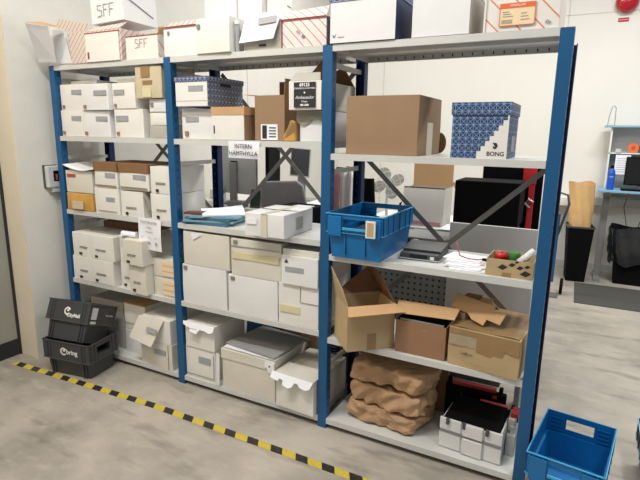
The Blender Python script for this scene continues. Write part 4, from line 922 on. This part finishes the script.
# ------------------------------------------------------------------ intercom on the left wall
t = thing('card_reader', 'white card reader with a dark screen on the left wall beside the rack', 'card reader', (-1.1495, -0.01, 1.255), 0)
MB().box(0, 0.012, -0.060, 0.046, 0.0, 0.165).build('back_plate', 'dark_grey', t, bevel=0.002)
MB().box(0.012, 0.052, -0.054, 0.046, 0.004, 0.16).build('housing', 'light_grey', t, bevel=0.008, seg=3)
MB().box(0.050, 0.0535, -0.014, 0.028, 0.05, 0.125).build('screen', 'black_gloss', t); MB().box(0.0535, 0.0545, 0.002, 0.018, 0.06, 0.10).build('screen_image', 'red_label', t)
MB().box(0.01, 0.045, -0.02, 0.04, -0.03, 0.003).build('bracket', 'light_grey', t, bevel=0.003)

# ------------------------------------------------------------------ behind the rack: panels and desks
o = MB().box(-0.245, 0.255, 0, 0.02, 0, 0.85).build('privacy_panel', 'light_grey', bevel=0.003); tag(o, 'plain light grey screen panel standing behind the right bay', 'panel', loc=(1.838, 0.72, 0.30)); o.data.materials[0] = mat('screen_grey', (206, 206, 203), 0.6, 0.05, 3)
for sx in (-0.24, 0.22): MB().box(sx, sx+0.03, -0.05, 0.15, -0.30, 0.0).build('foot', 'mid_grey', o)
o = MB().box(-0.42, 0.42, 0, 0.015, 0, 0.60).build('perforated_panel', 'perforated'); tag(o, 'grey perforated metal panel behind the right bay lower shelf', 'panel', loc=(1.165, 0.74, 0.26))
for sx in (-0.40, 0.37): MB().box(sx, sx+0.03, -0.04, 0.12, -0.26, 0.0).build('foot', 'mid_grey', o)
def desk(name, label, x0, x1, y0, y1, z, m='white_plastic', lm='mid_grey'):
    t = thing(name, label, 'desk', ((x0+x1)/2, (y0+y1)/2, 0)); w, d = (x1-x0)/2, (y1-y0)/2
    MB().box(-w, w, -d, d, z-0.025, z).build('desktop', m, t, bevel=0.003)
    for sx in (-1, 1):
        X_ = sx*(w-0.10)
        MB().box(X_-0.035, X_+0.035, -0.03, 0.03, 0.03, z-0.06).box(X_-0.025, X_+0.025, -d+0.05, d-0.05, z-0.06, z-0.026).build('leg', lm, t, bevel=0.003)
        MB().box(X_-0.035, X_+0.035, -d+0.04, d-0.04, 0, 0.03).build('foot', lm, t, bevel=0.003)
    MB().box(-w+0.14, w-0.14, -0.02, 0.02, z-0.10, z-0.065).build('crossbar', lm, t)
    return t
desk('standing_desk', 'white standing desk behind the right bay carrying the fan and cartons', 0.62, 1.97, 1.50, 2.25, 0.95)
desk('workstation_desk', 'white workstation desk behind the middle bay carrying the monitors', -1.10, 0.30, 1.18, 2.10, 1.02)
# electronics box and dark clutter under the desk
t = thing('black_cabinet', 'black cabinet under the desk behind the postal scale', 'cabinet', (1.06, 1.08, 0)); MB().box(-0.085, 0.085, 0, 0.3, 0, 0.90).build('body', 'black', t, bevel=0.004); MB().box(-0.07, 0.07, -0.006, 0, 0.1, 0.8).build('door', 'black_plastic', t)
t = thing('metal_trolley', 'grey metal trolley frame behind the postal scale', 'trolley', (1.345, 1.02, 0))
b = MB()
for (sx, sy) in ((-1, 0), (1, 0), (-1, 1), (1, 1)): b.box(sx*0.17-0.012, sx*0.17+0.012, sy*0.3-0.012, sy*0.3+0.012, 0.03, 0.98)
b.build('frame', 'mid_grey', t)
for zz in (0.35, 0.86, 0.97): MB().box(-0.183, 0.183, -0.01, 0.31, zz-0.012, zz).build('tray', 'dark_grey' if zz < 0.9 else 'mid_grey', t)
o = MB().box(-0.09, 0.09, 0, 0.15, 0, 0.075).build('adapter_box', 'dark_grey', bevel=0.006); tag(o, 'dark grey box on the trolley behind the postal scale', 'box', loc=(1.37, 1.04, 0.8605))
# speakers / black cases
t = thing('black_case', 'big matt black case standing behind the panel, left and nearest', 'case', (1.735, 1.0, 0)); 
MB().box(-0.185, 0.2, 0, 0.26, 0, 1.10).build('pedestal', 'dark_grey', t)
MB().box(-0.19, 0.215, -0.01, 0.27, 1.10, 1.385).build('body', 'black', t, bevel=0.008)
t = thing('black_case', 'taller black case partly hidden behind the nearer black case', 'case', (1.84, 1.42, 0));
MB().box(-0.2, 0.2, 0, 0.06, 0, 1.47).build('body', 'black', t, bevel=0.006)
t = thing('red_tool', 'red long-handled tool standing beside the black cases', 'tool', (1.968, 1.385, 1.05))
MB().prism([(-0.05, 0.30), (0.035, 0.30), (0.035, 0.42), (-0.05, 0.42)], -0.02, 0.01).build('blade', 'red', t, bevel=0.003)
MB().box(-0.008, 0.030, -0.015, 0.01, -1.045, 0.30).build('handle', 'red', t, bevel=0.003)
MB().tube([(0.03, -0.03, 0.18), (0.0, -0.035, 0.20), (-0.02, -0.03, 0.17), (0.01, -0.03, 0.14)], 0.008).build('clamp', 'silver', t)
o = MB().box(-0.05, 0.05, 0, 0.3, 0, 1.45).build('white_post_panel', 'white_plastic', bevel=0.003); tag(o, 'tall white narrow panel behind the fourth post', 'panel', loc=(2.06, 1.75+0.6, 0.0))
o.data.materials[0] = M['white_plastic']
# cartons, fan, boots on desk
t = open_carton('open_carton', 'open carton lying on its side on the desk, its kraft inside facing up', (1.165, 1.60, 0.9505), 0.0, 0.335, 0.25, 0.30, 'grey_card', [('B', 0.17, 0, 0, 'kraft_light')])
MB().box(-0.1665, 0.1665, -0.004, -0.0005, 0, 0.298).build('front_panel', 'white_card', t, 'pale grey front'); MB().box(-0.12, 0.15, -0.006, -0.0045, 0.004, 0.035).build('pink_edge', 'pink_cloth', t)
MB().box(-0.167, 0.167, 0.0, 0.004, 0.301, 0.31).build('rim_line', 'wood_dark', t)
MB().prism([(-0.17, 0.31), (0.17, 0.31), (0.235, 0.20), (0.235, 0.33), (0.165, 0.34), (0.165, 0.50), (-0.18, 0.50), (-0.165, 0.44)], 0.262, 0.266).build('inner_flap', 'kraft_light', t)
t = thing('desk_fan', 'white desk fan with pale blades on the desk behind the right bay', 'fan', (0.835, 1.66, 0.9505), 0.45)
MB().tube([(0, 0, 0), (0, 0, 0.012), (0, 0, 0.02)], [0.09, 0.09, 0.03], 24).build('base', 'white_plastic', t)
MB().tube([(0, 0.02, 0.015), (0, 0.03, 0.25)], 0.013).build('stand', 'white_plastic', t)
MB().tube([(0, 0.0, 0.32), (0, 0.09, 0.32)], [0.045, 0.035], 20).build('motor', 'white_plastic', t)
MB().tube([(0, -0.045, 0.32), (0, -0.015, 0.32)], [0.018, 0.028], 20).build('hub', 'white_plastic', t)
for q in range(4):
    a0 = q*PI/2+0.5; pts_ = []
    for k_ in range(16):
        e_ = k_/16*2*PI; px_, pz_ = 0.082+0.056*math.cos(e_), 0.048*math.sin(e_)-0.012; pts_.append((px_*math.cos(a0)-pz_*math.sin(a0), 0.32+px_*math.sin(a0)+pz_*math.cos(a0)))
    MB().prism(pts_, -0.025, -0.021).build('blade', 'fan_blade', t)
b = MB()
for R_ in (0.150, 0.1, 0.05): b.tube([(R_*math.cos(a_/24*2*PI), -0.05+0.02*(R_ > 0.14), 0.32+R_*math.sin(a_/24*2*PI)) for a_ in range(25)], 0.0022, 6)
for q in range(16): a_ = q/16*2*PI; b.tube([(0.02*math.cos(a_), -0.052, 0.32+0.02*math.sin(a_)), (0.1*math.cos(a_), -0.05, 0.32+0.1*math.sin(a_)), (0.15*math.cos(a_), -0.03, 0.32+0.15*math.sin(a_))], 0.0012, 5)
b.build('guard', 'white_plastic', t)
t = thing('desk_lamp', 'small black bent clamp arm beside the desk fan', 'clamp', (0.965, 1.62, 0.9505)); MB().tube([(0, 0, 0), (0, 0, 0.16), (0.03, 0, 0.20), (0.10, 0, 0.205)], 0.010).build('arm', 'black', t); MB().box(-0.03, 0.03, -0.03, 0.03, 0, 0.01).build('base', 'black', t)
t = thing('blue_strap', 'blue looped strap standing beside the open carton on the desk', 'strap', (1.43, 1.80, 0.9505)); MB().tube([(-0.03, 0, 0.01), (-0.02, 0, 0.17), (0.0, 0, 0.05), (0.03, 0, 0.20), (0.045, 0, 0.235), (0.06, 0, 0.2), (0.07, 0, 0.1)], 0.010).build('loop', 'navy_metal', t, smooth=True)
stack_sheet('white sheet of paper lying on the desk beside the open carton', 'paper_sheet', 0.22, 0.28, 0.004, 'paper', (1.44, 1.63, 0.9505), 0.0, 0, 'paper')
# clothes and black chair back
t = thing('clothes_stand', 'low black stand behind the third post with clothes hanging on it', 'clothes stand', (0.775, 0.98, 0)); MB().tube([(0, 0, 0.02), (0, 0, 1.44)], 0.012).build('pole', 'black', t); MB().box(-0.09, 0.09, -0.09, 0.09, 0, 0.02).build('base', 'black', t); MB().tube([(-0.09, 0, 1.425), (0.09, 0, 1.425)], 0.008).build('rail', 'black', t)
for (nm, lb_, xx, ww, mm, ph) in (('pink_shirt', 'pink shirt hanging behind the third post', 0.700, 0.10, 'pink_cloth', 0), ('white_shirt', 'white shirt hanging beside the pink shirt behind the third post', 0.80, 0.09, 'white_cloth', 1.4)):
    o = MB().sheet(lambda a, c: (-ww/2+ww*a, 0.012*math.sin(a*11+ph)+0.03*(1-c)*math.sin(3*a), -0.46*c), 18, 10, 0.03, (0, -1, 0)).build(nm, mm, smooth=True); tag(o, lb_, 'shirt', loc=(xx-0.01, 0.905, 1.41))
t = thing('office_chair', 'black office chair with a rounded back behind the third post', 'chair', (0.76, 1.22, 0))
MB().bulk(0.22, 0.05, 0.50, 0.02, 0.002, 2).build('backrest', 'black', t, smooth=True, bevel=0.03).location = (0, 0, 0.84); MB().bulk(0.38, 0.2, 0.07, 0.01, 0.002, 2).build('seat', 'black', t, bevel=0.02).location = (0, 0.0, 0.60)
MB().tube([(0, 0.06, 0.03), (0, 0.06, 0.60)], 0.025).build('column', 'dark_grey', t)
for q in range(5): MB().bar((0, 0.06, 0.06), (0.17*math.cos(q*1.257+0.3), 0.06+0.17*math.sin(q*1.257+0.3), 0.02), 0.03, 0.03, (0, 0, 1)).build('leg', 'dark_grey', t)
# monitors
def monitor(label, loc, rz, w, h, front='black_gloss', back='silver_back', zc=0.3, tilt=0.0, arm=True):
    t = thing('monitor', label, 'monitor', loc, rz)
    X = Matrix.Translation((0, 0, zc)) @ Matrix.Rotation(tilt, 4, 'Y')
    MB().box(-w/2, w/2, 0, 0.03, -h/2, h/2, X).build('case', back, t, bevel=0.004)
    MB().box(-w/2+0.012, w/2-0.012, -0.002, 0.0005, -h/2+0.014, h/2-0.012, X).build('screen', front, t)
    if arm:
        MB().box(-0.04, 0.04, 0.035, 0.055, 0.01, zc+0.04).build('stand', 'mid_grey', t); MB().box(-0.04, 0.04, 0.03, 0.036, zc-0.05, zc+0.05).build('bracket', 'black', t)
        MB().box(-0.13, 0.13, -0.06, 0.14, 0, 0.012).build('foot', 'mid_grey', t, bevel=0.003)
    return t
monitor('large silver-backed monitor seen from behind through the middle bay', (-0.58, 1.45, 1.0205), PI-0.1, 0.52, 0.50, zc=0.34)
monitor('black monitor turned sideways behind the middle bay sign', (-0.19, 1.50, 1.0205), 1.92, 0.46, 0.42, back='black', front='black', zc=0.38, tilt=0.0)
monitor('small upright monitor with a pale frame behind the grey chair', (-0.175, 1.93, 1.0205), 0.15, 0.21, 0.28, front='dark_grey', back='light_grey', zc=0.37, tilt=0.06)
t = thing('grey_chair', 'grey fabric chair back behind the small white shipping box', 'chair', (0.24, 0.93, 0), 0.25)
MB().prism([(-0.16, 0.94), (0.24, 0.94), (0.17, 1.28), (0.12, 1.315), (-0.15, 1.30), (-0.18, 1.27)], 0.0, 0.04).build('backrest', 'lilac_grey', t, bevel=0.015)
MB().box(-0.2, 0.2, 0.0, 0.16, 0.47, 0.53).build('seat', 'lilac_grey', t, bevel=0.02); MB().box(-0.02, 0.02, 0.04, 0.06, 0.53, 0.96).tube([(0, 0.08, 0.02), (0, 0.08, 0.47)], 0.025).build('column', 'dark_grey', t)
for q in range(5): MB().bar((0, 0.08, 0.05), (0.17*math.cos(q*1.257), 0.08+0.12*math.sin(q*1.257), 0.02), 0.03, 0.03, (0, 0, 1)).build('leg', 'dark_grey', t)
t = thing('black_printer', 'black box with white paper on top behind the small white shipping box', 'printer', (0.52, 0.54, 0)); 
MB().box(-0.12, 0.13, 0, 0.30, 0.0, 0.98).build('cabinet', 'dark_grey', t); MB().box(-0.145, 0.145, 0, 0.32, 0.98, 1.165).build('body', 'black', t, bevel=0.006); MB().quad((-0.04, 0.02, 1.169), (0.13, 0.02, 1.169), (0.13, 0.17, 1.175), (0.0, 0.17, 1.175), 0.003).build('paper_tray', 'paper', t)
t = thing('potted_plant', 'small green plant on the desk behind the blue folders', 'plant', (-0.63, 1.27, 1.0205)); MB().tube([(0, 0, 0), (0, 0, 0.06)], [0.03, 0.04], 14).build('pot', 'white_plastic', t)
b = MB()
for q in range(12):
    a_ = q*2.4; L_ = 0.03+0.012*(q % 4); b.quad((0, 0, 0.05), (0.012*math.cos(a_+1.5), 0.012*math.sin(a_+1.5), 0.06), (L_*math.cos(a_), L_*math.sin(a_), 0.14+0.02*(q % 3)), (L_*0.7*math.cos(a_), L_*0.7*math.sin(a_), 0.13), 0.001)
b.build('leaves', 'green', t)
t = thing('desk_phone', 'dark green screened desk phone behind the white shipping box', 'phone', (-0.24, 1.25, 1.0205), 0.1); MB().quad((-0.05, 0, 0.0), (0.05, 0, 0.0), (0.05, 0.04, 0.16), (-0.05, 0.04, 0.16), 0.02).build('body', 'dark_grey', t); MB().quad((-0.04, -0.001, 0.02), (0.04, -0.001, 0.02), (0.04, 0.034, 0.145), (-0.04, 0.034, 0.145), 0.002).build('screen', 'green', t); t.children[1].data.materials[0] = mat('dark_green', (34, 56, 48), 0.3, 0)
o = MB().box(-0.08, 0.08, -0.05, 0.05, 0, 0.05).build('tissue_box', 'mid_grey', bevel=0.004); tag(o, 'low grey box on the desk beside the desk phone', 'box', loc=(-0.42, 1.25, 1.0205))
o = MB().box(-0.10, 0.10, -0.06, 0.06, 0, 0.09).build('white_tray', 'white_plastic', bevel=0.004); tag(o, 'white tray on the desk under the silver monitor', 'tray', loc=(-0.90, 1.62, 1.0205))

# ------------------------------------------------------------------ far right: desk corner, bins, mat
t = desk('standing_desk', 'tall desk with a pale blue top against the back wall at the right', 2.44, 3.64, 4.20, 4.74, 1.085, 'desk_blue', 'mid_grey')
t = thing('wall_shelf', 'pale blue shelf unit with white uprights standing on the blue-topped desk', 'shelf', (3.05, 4.58, 1.0855))
MB().box(-0.62, 0.62, -0.14, 0.15, 0.70, 0.72).build('top_board', 'desk_blue', t); MB().box(-0.55, 0.55, -0.10, 0.15, 0.40, 0.412).build('lower_board', 'white_plastic', t)
for sx in (-0.54, 0.54): MB().box(sx-0.008, sx+0.008, -0.10, 0.15, 0, 0.70).build('upright', 'white_plastic', t)
MB().box(-0.53, 0.53, 0.14, 0.148, 0.0, 0.70).build('back_board', 'light_grey', t)
t = thing('wire_bookend', 'bent grey wire bookend on the pale blue shelf top', 'bookend', (2.475, 4.52, 1.806))
MB().tube([(-0.02, 0, 0), (-0.01, 0, 0.12), (0.008, 0, 0.21), (0.028, 0, 0.222), (0.045, 0, 0.20), (0.05, 0, 0.08), (0.05, 0, 0)], 0.004, 6).build('wire', 'metal', t); MB().box(-0.03, 0.06, -0.03, 0.05, 0, 0.003).build('foot', 'metal', t)
o = MB().tube([(0, 0, 0), (0, 0, 0.17)], [0.05, 0.045], 16).build('lamp_shade', 'light_grey'); tag(o, 'small grey cylinder clipped at the left end of the shelf unit', 'cylinder', loc=(2.44+0.02, 4.38, 1.50)); o.rotation_euler = (0, 0.05, 0)
o.location = (2.60, 4.50, 1.501); o.scale = (0.7, 0.7, 0.25); o['label'] = 'small grey tin on the lower shelf left of the orange reel'; o['category'] = 'tin'; o.name = 'tin'
t = thing('tape_reel', 'orange reel on the lower board of the shelf unit', 'reel', (2.745, 4.52, 1.4985)); MB().tube([(0, 0, 0.055), (0, 0.05, 0.055)], 0.055, 24).build('reel', 'orange', t); MB().tube([(0, -0.004, 0.055), (0, 0.001, 0.055)], 0.022, 18).build('hub', 'red_label', t)
o = MB().box(-0.06, 0.06, 0, 0.05, 0, 0.08).build('small_case', 'dark_grey', bevel=0.004); tag(o, 'dark small case beside the orange reel', 'case', loc=(2.86, 4.52, 1.4985))
t = thing('wall_note', 'white A4 note with printed lines taped under the lower shelf board', 'note', (2.655, 4.470, 1.25)); MB().box(-0.075, 0.075, -0.001, 0, 0, 0.225).build('sheet', 'paper', t)
b = MB()
for q in range(7): b.box(-0.06, 0.055-0.01*(q % 3), -0.0018, -0.001, 0.03+q*0.025, 0.034+q*0.025)
b.build('printed_text', 'ink_grey', t)
t = thing('blue_bottle', 'bright blue drinking bottle with a black cap on the blue desk', 'bottle', (2.555, 4.30, 1.0855)); MB().tube([(0, 0, 0), (0, 0, 0.005), (0, 0, 0.19), (0, 0, 0.225), (0, 0, 0.24)], [0.034, 0.037, 0.037, 0.028, 0.018], 20).build('body', 'bottle_blue', t, smooth=False); MB().tube([(0, 0, 0.24), (0, 0, 0.275)], [0.019, 0.015], 14).build('cap', 'black', t); text('aqua', 0.02, 'paper', t, (0, -0.038, 0.15))
t = monitor('black desktop monitor on the blue-topped desk', (2.87, 4.44, 1.0855), 0.0, 0.36, 0.32, back='black', front='black_gloss', zc=0.21)
t = thing('keyboard', 'black keyboard lying before the desktop monitor', 'keyboard', (2.84, 4.25, 1.0855)); MB().box(-0.18, 0.18, -0.03, 0.07, 0, 0.022).build('base', 'black', t, bevel=0.004)
b = MB()
for i_ in range(14):
    for j_ in range(4): b.box(-0.17+i_*0.0245, -0.15+i_*0.0245, -0.022+j_*0.021, -0.005+j_*0.021, 0.022, 0.027)
kk_ = b.build('keys', 'black_plastic', t); 
o = MB().tube([(0.0, 0, 0), (0.02, 0.01, 0.25), (-0.06, 0.02, 0.6), (-0.03, 0.02, 0.78)], 0.004).tube([(0.15, 0, 0.05), (0.10, 0, 0.3), (0.18, 0.0, 0.78)], 0.004).build('hanging_cables', 'black'); tag(o, 'thin black cables hanging under the blue-topped desk', 'cable', loc=(2.80, 4.60, 0.26))
# bins
def bin_shell(b, w0, d0, w1, d1, h, th=0.006):
    out0 = [(-w0, -d0), (w0, -d0), (w0, d0), (-w0, d0)]; out1 = [(-w1, -d1), (w1, -d1), (w1, d1), (-w1, d1)]
    for i_ in range(4):
        j_ = (i_+1) % 4
        def ins(p): return (p[0]-math.copysign(th, p[0]), p[1]-math.copysign(th, p[1]))
        b.hexa([(*out0[i_], 0), (*out0[j_], 0), (*ins(out0[j_]), 0), (*ins(out0[i_]), 0), (*out1[i_], h), (*out1[j_], h), (*ins(out1[j_]), h), (*ins(out1[i_]), h)])
    b.box(-w0+th, w0-th, -d0+th, d0-th, 0, th); return b
t = thing('waste_bin', 'tall narrow black waste bin holding brown paper', 'bin', (2.300, 4.235, 0.0), 0.12)
bin_shell(MB(), 0.100, 0.13, 0.135, 0.165, 0.655).build('body', 'black', t, bevel=0.004)
b = MB(); b.box(-0.142, 0.142, -0.172, -0.160, 0.64, 0.66); b.box(-0.142, 0.142, 0.16, 0.172, 0.64, 0.66); b.box(-0.142, -0.13, -0.16, 0.16, 0.64, 0.66); b.box(0.13, 0.142, -0.16, 0.16, 0.64, 0.66); b.build('rim', 'black_plastic', t)
def roll(a, c):
    th_ = a*2*PI; rr = min(1, 0.35+0.9*c)*0.138+0.012*math.sin(th_*3+c*2)+0.006*math.sin(th_*7+c*9)+0.012*math.sin(c*6.0)
    return (rr*math.cos(th_)-0.07*max(0, c-0.45), rr*0.85*math.sin(th_), 0.02+1.12*c+0.02*math.sin(th_*2)*c)
b = MB(); n1_, n2_ = 40, 24
V = [[b.bm.verts.new(Vector(roll(i_/n1_, j_/n2_))) for j_ in range(n2_+1)] for i_ in range(n1_)]
for i_ in range(n1_):
    for j_ in range(n2_): b._f([V[i_][j_], V[(i_+1) % n1_][j_], V[(i_+1) % n1_][j_+1], V[i_][j_+1]])
o = b.build('brown_paper', 'tan_paper', recalc=False); sm = o.modifiers.new('solid', 'SOLIDIFY'); sm.thickness = 0.004
tag(o, 'tall crumpled roll of tan packing paper standing in the narrow black bin', 'packing paper', loc=(2.298, 4.230, 0.012))
t = thing('waste_bin', 'black waste bin lined with a black bag under the blue-topped desk', 'bin', (2.855, 4.36, 0.0), 0.0)
bin_shell(MB(), 0.145, 0.105, 0.18, 0.13, 0.46).build('body', 'black', t, bevel=0.01)
b = MB(); n1_, n2_ = 48, 14
def bag(a, c):
    th_ = a*2*PI; ex = 3.0; cx_, sy_ = math.cos(th_), math.sin(th_); n_ = (abs(cx_)**ex+abs(sy_)**ex)**(1/ex)
    rr = 1+0.05*math.sin(th_*9+c*4)+0.04*math.sin(th_*17+c*9)+0.06*math.sin(c*PI)
    flare = 0.205+0.03*c; return (cx_/n_*flare*rr, sy_/n_*(0.155+0.02*c)*rr, 0.24+0.42*c+0.025*math.sin(th_*5+1)*(1-c)+0.02*math.sin(th_*3)*c)
V = [[b.bm.verts.new(Vector(bag(i_/n1_, j_/n2_))) for j_ in range(n2_+1)] for i_ in range(n1_)]
for i_ in range(n1_):
    for j_ in range(n2_): b._f([V[i_][j_], V[(i_+1) % n1_][j_], V[(i_+1) % n1_][j_+1], V[i_][j_+1]])
o = b.build('bin_liner', 'bin_bag', t, smooth=True, recalc=False)
o = MB().box(0, 1.7, 0, 0.82, 0, 0.008).build('rubber_mat', 'mat_rubber', bevel=0.003); tag(o, 'dark grey rubber floor mat in front of the blue-topped desk', 'mat', loc=(2.33, 3.24, 0.0)); o.rotation_euler = (0, 0, 0.02)
# hand truck behind fourth post
t = thing('hand_truck', 'blue hand truck with a grey looped handle leaning behind the fourth post', 'hand truck', (2.12, 3.35, 0.0))
MB().tube([(-0.09, 0.12, 0.12), (-0.09, 0.0, 1.0), (-0.03, -0.01, 1.11), (0.04, -0.01, 1.09), (0.06, 0.0, 1.0), (-0.03, 0.10, 0.60)], 0.013).build('handle', 'dark_grey', t, smooth=True)
MB().box(-0.10, -0.01, 0.07, 0.10, 0.14, 0.88).build('frame', 'blue_metal', t); MB().box(-0.14, 0.05, -0.05, 0.11, 0.005, 0.015).build('toe_plate', 'metal', t)
for sx in (-0.13, 0.07): MB().tube([(sx-0.015, 0.16, 0.085), (sx+0.015, 0.16, 0.085)], 0.085, 20).build('wheel', 'black', t)
o = MB().box(-0.16, 0.12, 0, 0.2, 0, 0.10).build('side_table_top', 'white_plastic', bevel=0.003); 
o2 = thing('side_table', 'small white side table near the fourth post against the back wall', 'table', (2.10, 4.50, 0)); o.parent = o2; o.location = (0, 0, 0.84); o.name = 'tabletop'
for (sx, sy) in ((-0.14, 0.02), (0.10, 0.02), (-0.14, 0.18), (0.10, 0.18)): MB().box(sx-0.012, sx+0.012, sy-0.012, sy+0.012, 0, 0.84).build('leg', 'light_grey', o2)
# alarm and plate
t = thing('alarm_bell', 'round red fire alarm sounder high on the back wall', 'alarm', (2.50, 4.7995, 3.19))
MB().tube([(0, 0, 0), (0, -0.02, 0)], 0.10, 28).build('base', 'white_plastic', t)
MB().tube([(0, -0.02, 0), (0, -0.06, 0), (0, -0.10, 0), (0, -0.125, 0), (0, -0.135, 0)], [0.115, 0.12, 0.10, 0.06, 0.02], 28).build('dome', 'alarm_red', t, smooth=True)
t = thing('alarm_plate', 'small red sign plate on the wall under the fire alarm', 'sign', (2.485, 4.7995, 2.985)); MB().box(-0.055, 0.055, -0.004, 0, 0, 0.045).build('plate', 'alarm_red', t, bevel=0.002); text('BRANDLARM', 0.017, 'paper', t, (0, -0.005, 0.022))
# heap of loose items on the small blue desk etc.
